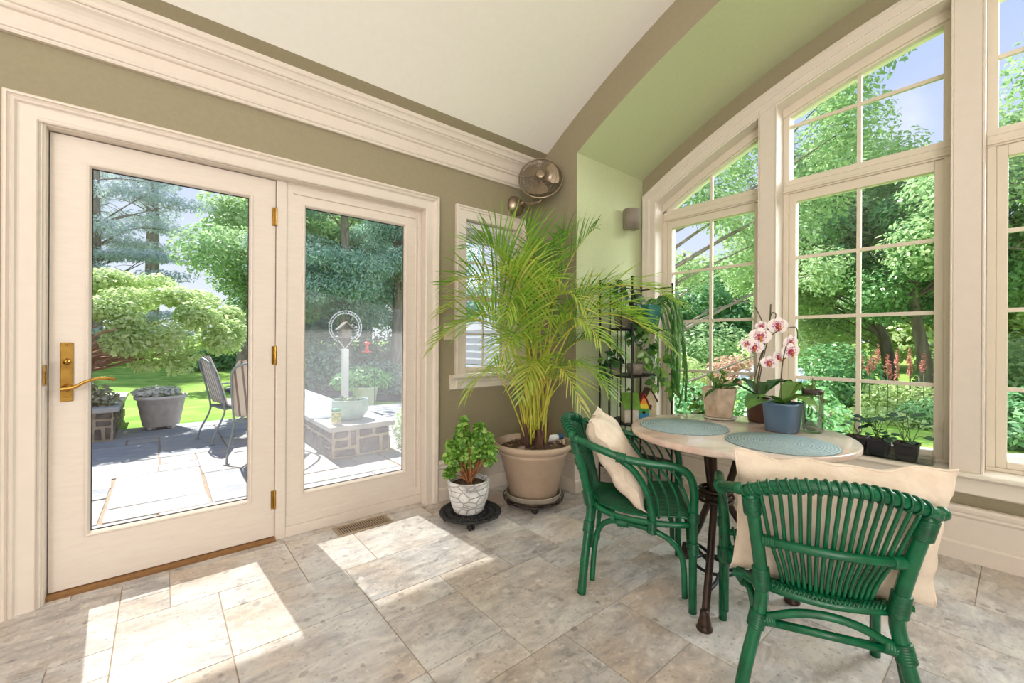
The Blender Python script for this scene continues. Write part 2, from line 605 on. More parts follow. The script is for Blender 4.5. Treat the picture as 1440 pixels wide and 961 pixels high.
# ------------------------------------------------------------------ crown moulding, baseboards
crown = [(0, 2.42), (.022, 2.42), (.026, 2.428), (.026, 2.434), (.032, 2.438), (.035, 2.448), (.032, 2.458), (.02, 2.461), (.02, 2.512), (.032, 2.516),
         (.036, 2.522), (.034, 2.533), (.042, 2.536), (.046, 2.545), (.05, 2.556), (.057, 2.572), (.068, 2.586), (.082, 2.597), (.084, 2.604), (.092, 2.606),
         (.096, 2.612), (.099, 2.624), (.106, 2.636), (.114, 2.642), (.118, 2.650), (.120, 2.664), (0, 2.672)]
mb = MB(); mb.prism(crown, lambda p, q, t: (t, YW - p, q), -4.5, XA)
struct('trim_1', mb, M['trim'])
def baseboard(name, f, a, b, mt=None):
    prof = [(0, 0), (.030, 0), (.030, .085), (.026, .092), (.020, .096), (.020, .225), (.026, .232), (.030, .240), (.028, .250), (.034, .262), (.036, .275), (.028, .288), (0, .290)]
    mb = MB(); mb.prism(prof, f, a, b)
    return struct(name, mb, mt or M['trim'])
baseboard('baseboard_left', lambda p, q, t: (t, YW - p, q), 1.531, XA - .001)
baseboard('baseboard_pier', lambda p, q, t: (XA - p, t, q), YR + .0005, YW - .0005)
baseboard('baseboard_return', lambda p, q, t: (t, YR - p, q), XA - .03, XB)
baseboard('baseboard_bay', lambda p, q, t: (XB - .025 - p, t, q), mirror(YR), YR - .001)
baseboard('baseboard_hall', lambda p, q, t: (t, YW - p, q), -4.5, -.499)

# ------------------------------------------------------------------ mitred casing round an opening
def casing3(name, f, a0, a1, z0, z1, prof, mt, closed=False, parent=None):
    """prof (d inward, p out of the wall); f(a, z, p) -> xyz"""
    paths = []
    for d, p in prof:
        if closed:
            paths.append([f(a0 + d, z0 + d, p), f(a0 + d, z1 - d, p), f(a1 - d, z1 - d, p), f(a1 - d, z0 + d, p)])
        else:
            paths.append([f(a0 + d, z0, p), f(a0 + d, z1 - d, p), f(a1 - d, z1 - d, p), f(a1 - d, z0, p)])
    mb = MB()
    n = 4
    vs = [p for path in paths for p in path]
    fs = []
    for i in range(len(paths) - 1):
        for k in range(n if closed else n - 1):
            l = (k + 1) % n
            fs.append((i * n + k, i * n + l, (i + 1) * n + l, (i + 1) * n + k))
    mb.add(vs, fs)
    return mb.build(name, mt, parent=parent)

cas = [(0, 0), (0, .036), (.006, .042), (.013, .042), (.016, .034), (.020, .030), (.026, .038), (.034, .034), (.040, .022), (.046, .020), (.092, .018), (.098, .014), (.098, -.03)]
o = casing3('trim_2', lambda a, z, p: (a, YW - p, z), -.499, 1.531, 0, 2.178, cas, M['trim']); o['kind'] = 'structure'
# jamb and stop of the door unit
jm = [(0, .02), (0, .012), (.006, .006), (.010, .006), (.012, -.004), (.018, -.008), (.020, -.06), (.020, -.20)]
o = casing3('trim_3', lambda a, z, p: (a, YW - p, z), -.401, 1.433 + .021, 0, 2.095, jm, M['trim']); o['kind'] = 'structure'

# ------------------------------------------------------------------ doors
def panel_frame(mb, x0, x1, z0, z1, gx0, gx1, gz0, gz1, y0, y1):
    mb.box(x0, gx0, y0, y1, z0, z1)
    mb.box(gx1, x1, y0, y1, z0, z1)
    mb.box(gx0, gx1, y0, y1, z0, gz0)
    mb.box(gx0, gx1, y0, y1, gz1, z1)
def glazed_door(root, x0, x1, z0, z1, gx0, gx1, gz0, gz1, gmat):
    mb = MB(); panel_frame(mb, x0, x1, z0, z1, gx0 - .018, gx1 + .018, gz0 - .018, gz1 + .018, 2.748, 2.796)
    mb.build('door_panel', M['door'], root)
    bead = [(0, 0), (0, .004), (.004, .006), (.010, .004), (.018, -.010), (.018, -.022)]
    casing3('glazing_bead', lambda a, z, p: (a, 2.748 - p, z), gx0 - .018, gx1 + .018, gz0 - .018, gz1 + .018, bead, M['trim'], True, root)
    casing3('outer_bead', lambda a, z, p: (a, 2.796 + p, z), gx0 - .018, gx1 + .018, gz0 - .018, gz1 + .018, bead, M['trim'], True, root)
    mb = MB(); panel_frame(mb, gx0 - .002, gx1 + .002, gz0 - .002, gz1 + .002, gx0 + .003, gx1 - .003, gz0 + .003, gz1 - .003, 2.768, 2.776)
    mb.build('gasket', M['dark_gap'], root)
    mb = MB(); mb.box(gx0, gx1, 2.771, 2.777, gz0, gz1)
    return mb.build('pane', gmat, root)

d1 = struct_root('door_1', (0, 0, 0))
tag(d1, 'white glazed patio door with a brass lever handle and three brass hinges', 'door')
glazed_door(d1, -.377, .509, .026, 2.070, -.245, .380, .262, 1.947, M['glass'])
# lock plate and lever
mb = MB(); mb.box(-.343, -.300, 2.741, 2.748, .872, 1.138)
pl = mb.build('lock_plate', M['brass'], d1, bevel=.004)
tag(pl, 'brass lock plate with thumb turn')
mb = MB(); mb.lathe([(0, .012), (.012, .012), (.014, 0)], 20, (-.3215, 2.741, 1.052), Matrix.Rotation(PI / 2, 4, 'X'))
mb.tube([(-.3215, 2.728, 1.040), (-.3215, 2.722, 1.052), (-.3215, 2.728, 1.064)], .005, 8)
mb.build('thumb_turn', M['brass'], pl)
mb = MB()
for z_ in (.885, 1.126): mb.lathe([(0, .002), (.005, .0015), (.005, 0)], 12, (-.3215, 2.741, z_), Matrix.Rotation(PI / 2, 4, 'X'))
mb.build('screws', M['brass'], pl)
mb = MB(); mb.lathe([(.017, 0), (.016, .010), (.011, .014), (.011, .05)], 20, (-.3215, 2.741, .935), Matrix.Rotation(PI / 2, 4, 'X'))
mb.tube(cr([(-.334, 2.690, .932), (-.318, 2.688, .934), (-.290, 2.686, .940), (-.255, 2.686, .962), (-.215, 2.688, .974), (-.180, 2.690, .972), (-.158, 2.692, .966)], 5),
        [.0095] * 6 + [.0085] * 6 + [.0075] * 6 + [.007] * 6 + [.007] * 6 + [.006] * 6 + [.005], 10)
h_ = mb.build('lever_handle', M['brass'], d1); tag(h_, 'curved brass lever handle')
for z_ in (1.862, 1.066, .236):
    mb = MB(); mb.box(.492, .519, 2.743, 2.749, z_ - .052, z_ + .052)
    mb.lathe([(0, -.055), (.006, -.053), (.0065, -.05), (.0065, .05), (.006, .053), (0, .056)], 12, (.511, 2.738, z_))
    h_ = mb.build('hinge', M['brass'], d1)
mb = MB(); mb.box(-.402, -.379, 2.70, 2.735, .955, 1.010); mb.box(-.386, -.381, 2.69, 2.735, .95, 1.04)
mb.build('strike_plate', M['brass'], d1)

d2 = struct_root('door_2')
tag(d2, 'fixed white glazed side panel right of the patio door, lower pane hazy', 'door panel')
def haze(t, mx, o):
    """pale haze mixed into the glass on the lower part of the pane, its upper limit runs slightly downwards"""
    co = t.nodes.new('ShaderNodeTexCoord')
    sp = t.nodes.new('ShaderNodeSeparateXYZ')
    t.links.new(co.outputs['Object'], sp.inputs[0])
    a = t.nodes.new('ShaderNodeMath'); a.operation = 'MULTIPLY_ADD'       # z + .20 x
    a.inputs[1].default_value = 0.149
    t.links.new(sp.outputs[0], a.inputs[0]); t.links.new(sp.outputs[2], a.inputs[2])
    r = t.nodes.new('ShaderNodeMapRange')
    r.inputs['From Min'].default_value = 1.570; r.inputs['From Max'].default_value = 1.555
    t.links.new(a.outputs[0], r.inputs['Value'])
    n = t.nodes.new('ShaderNodeTexNoise'); n.inputs['Scale'].default_value = 3.0
    t.links.new(co.outputs['Object'], n.inputs['Vector'])
    m1 = t.nodes.new('ShaderNodeMapRange')
    m1.inputs['From Min'].default_value = 0.3; m1.inputs['From Max'].default_value = 0.7
    m1.inputs['To Min'].default_value = 0.075; m1.inputs['To Max'].default_value = 0.13
    t.links.new(n.outputs['Fac'], m1.inputs['Value'])
    mm = t.nodes.new('ShaderNodeMath'); mm.operation = 'MULTIPLY'
    t.links.new(r.outputs[0], mm.inputs[0]); t.links.new(m1.outputs[0], mm.inputs[1])
    df = t.nodes.new('ShaderNodeBsdfTranslucent'); df.inputs['Color'].default_value = (0.86, 0.86, 0.9, 1)
    m2 = t.nodes.new('ShaderNodeMixShader')
    t.links.new(mm.outputs[0], m2.inputs[0]); t.links.new(mx.outputs[0], m2.inputs[1]); t.links.new(df.outputs[0], m2.inputs[2])
    t.links.new(m2.outputs[0], o.inputs[0])
M['glass_hazy'] = glassmat('hazy_pane', (0.98, 1, 0.99, 1), 0.55, haze)  # pale haze put into the lower glass as a translucent mix
glazed_door(d2, .565, 1.410, .115, 2.068, .672, 1.308, .250, 1.952, M['glass_hazy'])
mb = MB(); mb.box(.513, .566, 2.736, 2.80, 0, 2.075); mb.build('mullion_post', M['door'], d2, bevel=.004)
mb = MB(); mb.box(.566, 1.434, 2.738, 2.80, 0, .062); mb.box(.566, 1.434, 2.744, 2.80, .062, .115); mb.box(1.410, 1.434, 2.742, 2.80, .1, 2.075)
mb.box(.566, 1.434, 2.742, 2.80, 2.068, 2.078); mb.build('bottom_rail', M['door'], d2, bevel=.004)
mb = MB(); mb.box(.60, 1.395, 2.738, 2.749, 2.015, 2.027); mb.box(1.386, 1.397, 2.738, 2.749, .12, 2.022); mb.build('panel_bead', M['trim'], d2, bevel=.004)
mb = MB(); mb.prism([(2.722, 0), (2.722, .012), (2.735, .022), (2.86, .024), (2.86, 0)], lambda p, q, t: (t, p, q), -.380, .513)
struct('trim_4', mb, M['oak'])
mb = MB(); mb.box(-.45, 1.5, 2.80, 2.95, -.08, 0.0); struct('trim_5', mb, M['oak'])

# ------------------------------------------------------------------ small window in the door wall
w1 = struct_root('window_7')
cs = [(0, 0), (0, .026), (.006, .032), (.014, .032), (.018, .024), (.030, .024), (.034, .018), (.092, .016), (.096, .010), (.096, -.10)]
casing3('window_casing', lambda a, z, p: (a, YW - p, z), 1.680, 2.366, .80, 2.170, cs, M['trim'], False, w1)
mb = MB(); mb.prism([(0, .905), (.055, .905), (.062, .898), (.062, .886), (.055, .878), (.030, .874), (.026, .862), (.026, .85), (.018, .84), (.016, .80), (0, .79)],
                    lambda p, q, t: (t, YW - p, q), 1.635, 2.41)
mb.box(1.775, 2.27, YW, YW + .1, .88, .905)
mb.build('window_sill', M['sill'], w1)
mb = MB(); panel_frame(mb, 1.775, 2.27, .905, 2.075, 1.800, 2.245, .945, 2.05, 2.79, 2.83)
mb.box(1.80, 2.245, 2.795, 2.825, 1.475, 1.515); mb.build('sash', M['vinyl'], w1)
mb = MB(); mb.box(2.018, 2.030, 2.80, 2.815, .945, 2.05)
for z_ in (1.21, 1.78): mb.box(1.80, 2.245, 2.80, 2.815, z_ - .006, z_ + .006)
mb.build('muntin', M['vinyl'], w1)
mb = MB(); mb.box(1.80, 2.245, 2.806, 2.810, .945, 2.05); mb.build('pane', M['glass'], w1)
M['blind'] = mat('blind_slat', (240, 238, 240), 0.5)
bl = thing('window_blind', 'white slatted blind gathered at the top of the small window', 'blind', (2.02, 2.745, 2.06))
mb = MB(); mb.box(-.235, .235, -.02, .025, -.035, .01); mb.build('head_rail', M['blind'], bl, bevel=.003)
mb = MB()
for i in range(9): mb.box(-.232, .232, -.018, .018, -.045 - i * .009, -.041 - i * .009)
mb.build('slats', M['blind'], bl)
mb = MB(); mb.box(-.232, .232, -.018, .018, -.140, -.126); mb.build('bottom_bar', M['blind'], bl, bevel=.002)
for x in (-.15, .15):
    mb = MB(); mb.tube([(x, -.02, -.02), (x, -.021, -.35)], .0012, 5); mb.build('cord', M['blind'], bl)

# ------------------------------------------------------------------ bay window wall
wins = [(2.045, 1.222), (1.102, .252), (.125, -.725)]
wins += [(mirror(b), mirror(a)) for a, b in reversed(wins)]
mb = MB()
mb.box(XB, XB + .26, mirror(YR), YR, -.2, .46)
mb.box(XB, XB + .26, 2.055, YR, .46, 2.7); mb.box(XB, XB + .26, mirror(YR), mirror(2.055), .46, 2.7)
ring(mb, R_IN + .012, 0, 2.055, mirror(2.055), XB, XB + .26, 64, top=3.6)
struct('wall_right', mb, M['wall'])
# arched casing: (d inward from the outer edge, p out of the wall)
acs = [(0, 0), (0, .030), (.008, .040), (.020, .040), (.026, .030), (.060, .030), (.066, .024), (.072, .028), (.078, .022), (.122, .020), (.130, .026), (.138, .020), (.138, -.12)]
paths = []
for d, p in acs:
    ye = 2.172 - d * (.127 / .138)
    path = [(XB - p, ye, .468)]
    for i in range(65):
        y = ye + (mirror(ye) - ye) * i / 64
        path.append((XB - p, y, arc(R_OUT - d, y)))
    path.append((XB - p, mirror(ye), .468))
    paths.append(path)
mb = MB(); mb.grid(paths, False); struct('trim_6', mb, M['trim'])
# mullion posts
for k in range(5):
    ya, yb = wins[k][1], wins[k + 1][0]
    mb = MB()
    ztop = arc(R_IN + .03, (ya + yb) / 2)
    mb.box(XB - .020, XB + .20, yb + .010, ya - .010, .468, ztop)
    mb.box(XB - .026, XB + .20, ya - .010, ya, .468, ztop); mb.box(XB - .026, XB + .20, yb, yb + .010, .468, ztop)
    struct('trim_%d' % (7 + k), mb, M['trim'], bevel=.003)
# stool, apron
mb = MB()
mb.prism([(.20, .440), (.20, .470), (-.085, .470), (-.095, .463), (-.096, .452), (-.088, .444), (-.060, .440), (-.045, .430), (-.045, .356), (-.038, .350), (-.03, .345), (.01, .345), (.01, .440)],
         lambda p, q, t: (XB + p + .02, t, q), mirror(YR) + .001, YR - .001)
struct('trim_12', mb, M['sill'])

def bay_window(k, ya, yb):
    r = struct_root('window_%d' % (k + 1))
    xf, xg = 3.445, 3.485
    lo, hi = min(ya, yb), max(ya, yb)
    f = M['vinyl']
    gl, gh = lo + .076, hi - .076
    mb = MB()
    mb.box(xf, 3.53, lo + .0006, lo + .035, .490, 2.215); mb.box(xf, 3.53, hi - .035, hi - .0006, .490, 2.215)
    mb.box(xf, 3.53, lo + .0006, hi - .0006, .4705, .490); mb.box(xf, 3.53, lo + .0006, hi - .0006, 2.215, 2.275)
    mb.box(xf - .012, xf, lo, hi, 2.225, 2.240)
    mb.build('frame', f, r, bevel=.003)
    mb = MB()
    mb.box(xf + .012, 3.515, lo + .035, gl, .490, 2.215); mb.box(xf + .012, 3.515, gh, hi - .035, .490, 2.215)
    mb.box(xf + .012, 3.515, gl, gh, .490, .525); mb.box(xf + .012, 3.515, gl, gh, 2.155, 2.215)
    mb.build('sash', f, r, bevel=.003)
    mb = MB(); ym = (lo + hi) / 2
    mb.box(xg - .012, xg + .012, ym - .011, ym + .011, .525, 2.155)
    for z in (.910, 1.334, 1.758): mb.box(xg - .011, xg + .011, gl, gh, z - .011, z + .011)
    mb.build('muntin', f, r)
    mb = MB(); mb.box(xg - .003, xg + .003, gl, gh, .525, 2.155); mb.build('pane', M['glass'], r)
    # arched transom
    tl, th = lo + .040, hi - .040
    n = 24
    mb = MB()
    ring(mb, R_GLASS, R_IN + .006, lo + .0012, hi - .0012, xf, 3.53, n)
    ring(mb, R_GLASS + .012, R_IN + .006, lo + .0012, hi - .0012, xf - .014, xf, n)
    mb.box(xf + .001, 3.529, lo + .0006, tl, 2.275, arc(R_GLASS + .02, lo)); mb.box(xf + .001, 3.529, th, hi - .0006, 2.275, arc(R_GLASS + .02, hi))
    mb.box(xf, 3.53, lo + .0006, hi - .0006, 2.275, 2.312)
    mb.build('transom_frame', f, r)
    mb = MB()
    vs, fs = [], []
    for i in range(n + 1):
        y = tl + (th - tl) * i / n
        z1 = max(2.30, arc(R_GLASS + .005, y))
        vs += [(xg - .003, y, 2.30), (xg - .003, y, z1), (xg + .003, y, z1), (xg + .003, y, 2.30)]
    for i in range(n):
        a, b = 4 * i, 4 * i + 4
        fs += [(a, a + 1, b + 1, b), (a + 1, a + 2, b + 2, b + 1), (a + 2, a + 3, b + 3, b + 2), (a + 3, a, b, b + 3)]
    mb.add(vs, fs); mb.build('transom_pane', M['glass'], r)
    mb = MB()
    mb.box(xg - .012, xg + .012, ym - .011, ym + .011, 2.30, arc(R_GLASS + .01, ym))
    if arc(R_GLASS, lo) > 2.72 and arc(R_GLASS, hi) > 2.6:
        mb.box(xg - .011, xg + .011, tl, th, 2.691, 2.713)
    mb.build('transom_muntin', f, r)
    # sash lock
    mb = MB(); mb.box(xf - .004, xf + .012, lo + .030, lo + .046, .66, .755); mb.tube([(xf - .004, lo + .038, .70), (xf - .022, lo + .038, .69), (xf - .026, lo + .040, .66)], .005, 8)
    mb.build('sash_lock', f, r, bevel=.003)
for k, (a, b) in enumerate(wins): bay_window(k, a, b)

# ------------------------------------------------------------------ furniture
M['rattan'] = mat('green_lacquered_rattan', (10, 104, 66), 0.25, col2=(6, 84, 52), scale=18, bump=0.12, bscale=60)
M['rattan_bind'] = mat('green_rattan_binding', (10, 98, 62), 0.33, col2=(6, 74, 46), scale=30)
M['iron'] = mat('bronzed_cast_iron', (52, 40, 36), 0.38, 0.5, col2=(74, 56, 46), scale=14)
M['iron_blue'] = mat('dark_steel_rod', (40, 42, 52), 0.35, 0.5)
M['rubber'] = mat('black_rubber', (28, 27, 28), 0.6)

def binding(mb, a, b, r, turns=None):
    """ridged wrap of cane between a and b"""
    a, b = Vector(a), Vector(b)
    d = b - a
    n = turns or max(3, int(d.length / .0065))
    z = d.normalized()
    x = z.orthogonal().normalized()
    Mx = Matrix((x, z.cross(x), z)).transposed().to_4x4()
    prof = [(0, 0)]
    for i in range(n):
        t0 = d.length * i / n
        s = d.length / n
        prof += [(r, t0 + s * .05), (r + .003, t0 + s * .5), (r, t0 + s * .95)]
    prof.append((0, d.length))
    mb.lathe(prof, 12, a, Mx)

def make_chair(label, loc, rz):
    t = thing('rattan_armchair', label, 'chair', loc, rz, 'green rattan armchairs at the bistro table')
    G, B = M['rattan'], M['rattan_bind']
    for s in (-1, 1):
        rl = cr([(s * .236, -.235, 0), (s * .212, -.225, .14), (s * .176, -.208, .30), (s * .166, -.205, .39), (s * .184, -.238, .55), (s * .208, -.278, .705)], 6)
        mb = MB(); mb.tube(rl, .0195, 12); mb.build('leg', G, t)
        fl_ = cr([(s * .252, .235, 0), (s * .252, .235, .22), (s * .254, .238, .44)], 5)
        mb = MB(); mb.tube(fl_, .0165, 12); mb.build('leg', G, t)
        arm = cr([(s * .254, .238, .43), (s * .258, .238, .52), (s * .266, .215, .590), (s * .272, .155, .622), (s * .277, .06, .628), (s * .276, -.05, .642), (s * .262, -.17, .678), (s * .236, -.262, .705)], 7)
        mb = MB(); mb.tube(arm, .0170, 12)
        mb.ball(arm[-1], .019); mb.build('arm', G, t)
        br = cr([(s * .272, -.075, .640), (s * .266, -.01, .590), (s * .256, .045, .50), (s * .250, .070, .40), (s * .248, .074, .315)], 6)
        mb = MB(); mb.tube(br, .0145, 10); mb.build('arm_brace', G, t)
        for i in range(5):
            y0 = .01 + i * .042
            p = cr([(s * .268, y0 - .05, .622), (s * .262, y0 + .000, .56), (s * .252, y0 + .038, .47), (s * .246, y0 + .045, .385)], 5)
            mb = MB(); mb.tube(p, .0055, 6); mb.build('arm_spindle', G, t)
        # curved under-brace: inner uprights beside both legs, joined under the seat
        ub = cr([(s * .212, -.190, .055), (s * .190, -.180, .20), (s * .182, -.160, .285), (s * .190, -.11, .328), (s * .215, -.02, .335), (s * .242, .08, .325), (s * .244, .155, .285), (s * .244, .196, .21), (s * .244, .205, .055)], 6)
        mb = MB(); mb.tube(ub, .0125, 10); mb.build('under_brace', G, t)
        for (p0_, p1_, r_) in (((s * .185, -.212, .262), (s * .174, -.207, .312), .0235),
            ((s * .252, .236, .250), (s * .253, .237, .300), .0205),
            ((s * .198, -.259, .632), (s * .206, -.274, .692), .0225),
            ((s * .253, .237, .385), (s * .254, .238, .425), .0200),
            ((s * .275, -.085, .648), (s * .2765, -.045, .641), .0215),
            ((s * .250, .068, .318), (s * .250, .070, .372), .0185),
            ((s * .166, -.206, .385), (s * .172, -.216, .455), .0225),
            ((s * .199, -.08, .331), (s * .213, -.03, .336), .0185)):
            mb = MB(); binding(mb, p0_, p1_, r_); mb.build('binding', B, t)
    rail = lambda f: Vector((.214 * f * (1.02), -.278 - .062 * (1 - f * f), .705 + .054 * (1 - abs(f) ** 2.4)))
    rp = [rail(-1 + 2 * i / 28) for i in range(29)]
    mb = MB(); mb.tube(rp, .0185, 12); mb.ball(rp[0], .0185); mb.ball(rp[-1], .0185)
    tr_ = mb.build('top_rail', G, t)
    hel = []
    for i in range(361):
        f = -1 + 2 * i / 360
        f *= .93
        p = rail(f); q = (rail(f + .01) - rail(f - .01)).normalized()
        a_ = i * .33
        n1 = Vector((0, 0, 1)); n1 = (n1 - q * n1.dot(q)).normalized(); n2 = q.cross(n1)
        hel.append(p + (n1 * math.cos(a_) + n2 * math.sin(a_)) * .0205)
    mb = MB(); mb.tube(hel, .0042, 5); mb.build('wrapping', B, tr_)
    mid = lambda f: Vector((.180 * f, -.232 - .052 * (1 - f * f), .548 + .01 * (1 - f * f)))
    mp = [mid(-1 + 2 * i / 16) for i in range(17)]
    mb = MB(); mb.tube(mp, .0135, 10); binding(mb, mp[0], mp[2], .016); binding(mb, mp[-3], mp[-1], .016)
    mb.build('middle_rail', G, t)
    for i in range(17):
        f = -.84 + 1.68 * i / 16
        a = rail(f) - Vector((0, 0, .010)); b = mid(f * .985) + Vector((0, .014, 0))
        x = f * .128
        yb_ = -.185 - .030 * (1 - f * f)
        p = cr([a, a * .45 + b * .55, b, (x * 1.12, yb_ - .012, .46), (x * 1.02, yb_ + .004, .408), (x, yb_ + .045, .378)], 4)
        mb = MB(); mb.tube(p, .0058, 6); mb.build('back_spindle', G, t)
    # seat: fine rods running front to back over two rails
    mb = MB()
    for i in range(26):
        f = -1 + 2 * i / 25
        w_ = .232
        p = cr([(f * .138, -.175 - .02 * (1 - f * f), .392), (f * .182, -.09, .380), (f * w_, .04, .384), (f * w_ * 1.02, .16, .396), (f * w_ * 1.02, .222, .392), (f * w_ * 1.02, .236, .375)], 3)
        mb.tube(p, .0048, 6)
    mb.build('seat', G, t)
    fr = cr([(-.138, -.192, .384), (0, -.218, .382), (.138, -.192, .384), (.200, -.10, .362), (.245, .06, .362), (.248, .20, .368), (.205, .232, .370), (0, .236, .370), (-.205, .232, .370), (-.248, .20, .368), (-.245, .06, .362), (-.200, -.10, .362)], 5, True)
    mb = MB(); mb.tube(fr, .0135, 10, True)
    for y in (-.10, .06):
        mb.tube([(-.24, y, .362), (.24, y, .362)], .010, 8)
    mb.build('seat_frame', G, t)
    mb = MB()
    for i in range(26):
        f = -.95 + 1.9 * i / 25
        p = Vector((f * .146, -.216 + .030 * f * f, .392))
        mb.tube([p + Vector((-.008, -.004, -.012)), p + Vector((.0, -.012, .002)), p + Vector((.010, .002, .014))], .0045, 5)
        mb.tube([p + Vector((.008, -.004, -.012)), p + Vector((.0, -.010, .002)), p + Vector((-.010, .002, .014))], .0045, 5)
    mb.build('woven_edge', B, t)
    # rear braces
    mb = MB(); mb.tube([(-.178, -.209, .285), (.178, -.209, .285)], .0125, 10); mb.build('rear_stretcher', G, t)
    rb = cr([(-.176, -.205, .292), (-.14, -.210, .306), (-.075, -.216, .335), (0, -.220, .347), (.075, -.216, .335), (.14, -.210, .306), (.176, -.205, .292)], 5)
    mb = MB(); mb.tube(rb, .0125, 10); binding(mb, (-.176, -.206, .288), (-.130, -.209, .296), .019); binding(mb, (.130, -.209, .296), (.176, -.206, .288), .019)
    mb.build('rear_brace', G, t)
    for s in (-1, 1):
        mb = MB(); mb.tube(cr([(s * .168, -.206, .40), (s * .15, -.16, .372), (s * .11, -.10, .358)], 4), .012, 10); mb.build('corner_brace', G, t)
    fb = cr([(-.245, .222, .27), (-.20, .225, .315), (-.10, .228, .345), (.10, .228, .345), (.20, .225, .315), (.245, .222, .27)], 5)
    mb = MB(); mb.tube(fb, .0115, 10); mb.build('front_brace', G, t)
    return t

def face_rz(fx, fy):
    return math.atan2(fy, fx) - PI / 2
chA = make_chair('green rattan armchair side-on beside the potted palm, pillow leaning in it', (1.818, 1.230, 0), face_rz(.58, -.814))
chB = copy_tree(chA, 'green rattan armchair seen from behind, wrapped top rail toward the viewer', (1.712, .462, 0), face_rz(.893, .449))

# pillows
M['linen'] = mat('cream_linen', (238, 222, 204), 0.85, col2=(230, 211, 192), scale=26, bump=0.5, bscale=34)
def pillow(label, loc, rot, w_, h_, th, seed, sag=0.0):
    t = thing('throw_pillow', label, 'pillow', loc, 0, 'cream pillows on the green armchairs')
    t.rotation_euler = rot
    R = np.random.default_rng(seed)
    ph = R.uniform(0, 6.28, 12)
    n = 34
    def front(sgn):
        rows = []
        for i in range(n + 1):
            row = []
            for j in range(n + 1):
                a, b = -1 + 2 * j / n, -1 + 2 * i / n
                prof = max(0.0, (1 - abs(a) ** 2.6) * (1 - abs(b) ** 2.6)) ** .55
                pin = 1 - .085 * (abs(a) ** 2) * (1 - abs(b) ** 2) * 0 - .07 * (1 - abs(b) ** 3) * abs(a) ** 4 - 0
                pinb = 1 - .07 * (1 - abs(a) ** 3) * abs(b) ** 4
                wr = .010 * math.sin(5 * a + 3 * b + ph[0]) * math.sin(4 * b - 2 * a + ph[1]) + .007 * math.sin(11 * a * b + ph[2]) + .006 * math.sin(9 * b + 4 * a + ph[3])
                e_ = max(abs(a), abs(b))
                edge = e_ ** 6 * (.010 * math.sin(13 * a + ph[4]) + .010 * math.sin(12 * b + ph[5]))
                y = sgn * (th / 2 * prof * (1 + 2.2 * wr / .05 * .25) ) + edge + sag * (a * a) 
                row.append((a * w_ / 2 * pin, y, b * h_ / 2 * pinb + .006 * math.sin(7 * a + ph[6]) * abs(b) ** 3))
            rows.append(row)
        return rows
    mb = MB(); mb.grid(front(1)); mb.grid([list(reversed(r)) for r in front(-1)])
    mb.build('cover', M['linen'], t)
    loop = []
    f = front(1)
    loop = [f[0][j] for j in range(n)] + [f[i][n] for i in range(n)] + [f[n][j] for j in range(n, 0, -1)] + [f[i][0] for i in range(n, 0, -1)]
    mb = MB(); mb.tube(loop, .0035, 6, True); mb.build('seam_piping', M['linen'], t)
    return t
def on_chair(ch, p):
    r = ch.rotation_euler.z
    return Vector((ch.location.x + p[0] * math.cos(r) - p[1] * math.sin(r), ch.location.y + p[0] * math.sin(r) + p[1] * math.cos(r), p[2]))
rzA, rzB = chA.rotation_euler.z, chB.rotation_euler.z
pillow('cream linen pillow leaning back in the side-on green armchair near the palm', on_chair(chA, (0.0, -.085, .590)), (math.radians(33), 0, rzA), .46, .46, .17, 3)
pillow('wide cream linen pillow showing above the wrapped rail of the nearest armchair', on_chair(chB, (0.030, -.135, .578)), (math.radians(16), 0, rzB), .55, .46, .17, 8, .02)

# bistro table
M['marble'] = tilemat('marble', [(0.25, (196, 174, 162)), (0.42, (230, 216, 208)), (0.6, (242, 233, 227)), (0.8, (248, 243, 240))],
                      [(0.0, (200, 180, 166)), (0.5, (226, 212, 202)), (1.0, (240, 232, 226))], scale=4.0, rough=0.08, blot=14, bump=0.0, warm=(238, 214, 200), frag=.4)
TX, TY, TR, TZ = 2.095, .868, .470, .736
BXC, BYC = 1.985 - TX, .905 - TY
tb = thing('bistro_table', 'round marble-topped bistro table on black iron legs', 'table', (TX, TY, 0))
mb = MB(); mb.lathe([(0, TZ - .028), (TR - .006, TZ - .028), (TR - .001, TZ - .024), (TR, TZ - .018), (TR, TZ - .006), (TR - .003, TZ - .001), (TR - .008, TZ), (0, TZ)], 96)
mb.build('marble_top', M['marble'], tb)
mb = MB(); mb.lathe([(0, TZ - .04), (.20, TZ - .04), (.205, TZ - .034), (.20, TZ - .0285), (0, TZ - .0285)], 40, (BXC * .7, BYC * .7, 0)); mb.build('top_plate', M['iron'], tb)
for a in (197.5, 52, 305):
    ar = math.radians(a)
    c, s = math.cos(ar), math.sin(ar)
    pr_ = [(.100, .700), (.092, .64), (.074, .56), (.056, .50), (.050, .45), (.066, .39), (.112, .315), (.160, .235), (.212, .160), (.270, .085), (.295, .045), (.310, .018)]
    # the rods lean sideways slightly as they pinch in at the collar
    pts = cr([(BXC + r * c, BYC + r * s, z) for r, z in pr_], 6)
    mb = MB(); mb.tube(pts, [.0155] * len(pts), 12)
    lg = mb.build('leg', M['iron'], tb)
    mb = MB(); mb.lathe([(0, 0), (.030, 0), (.032, .006), (.028, .014), (.024, .020), (.026, .026), (.023, .034), (.019, .055), (.016, .075), (0, .078)], 20, (BXC + .313 * c, BYC + .313 * s, 0))
    mb.build('foot', M['iron'], lg)
mb = MB()
ring_ = lambda R, z: [(BXC + R * math.cos(2 * PI * i / 40), BYC + R * math.sin(2 * PI * i / 40), z) for i in range(40)]
mb.tube(ring_(.066, .472), .009, 8, True); mb.tube(ring_(.064, .450), .012, 8, True); mb.tube(ring_(.070, .426), .008, 8, True)
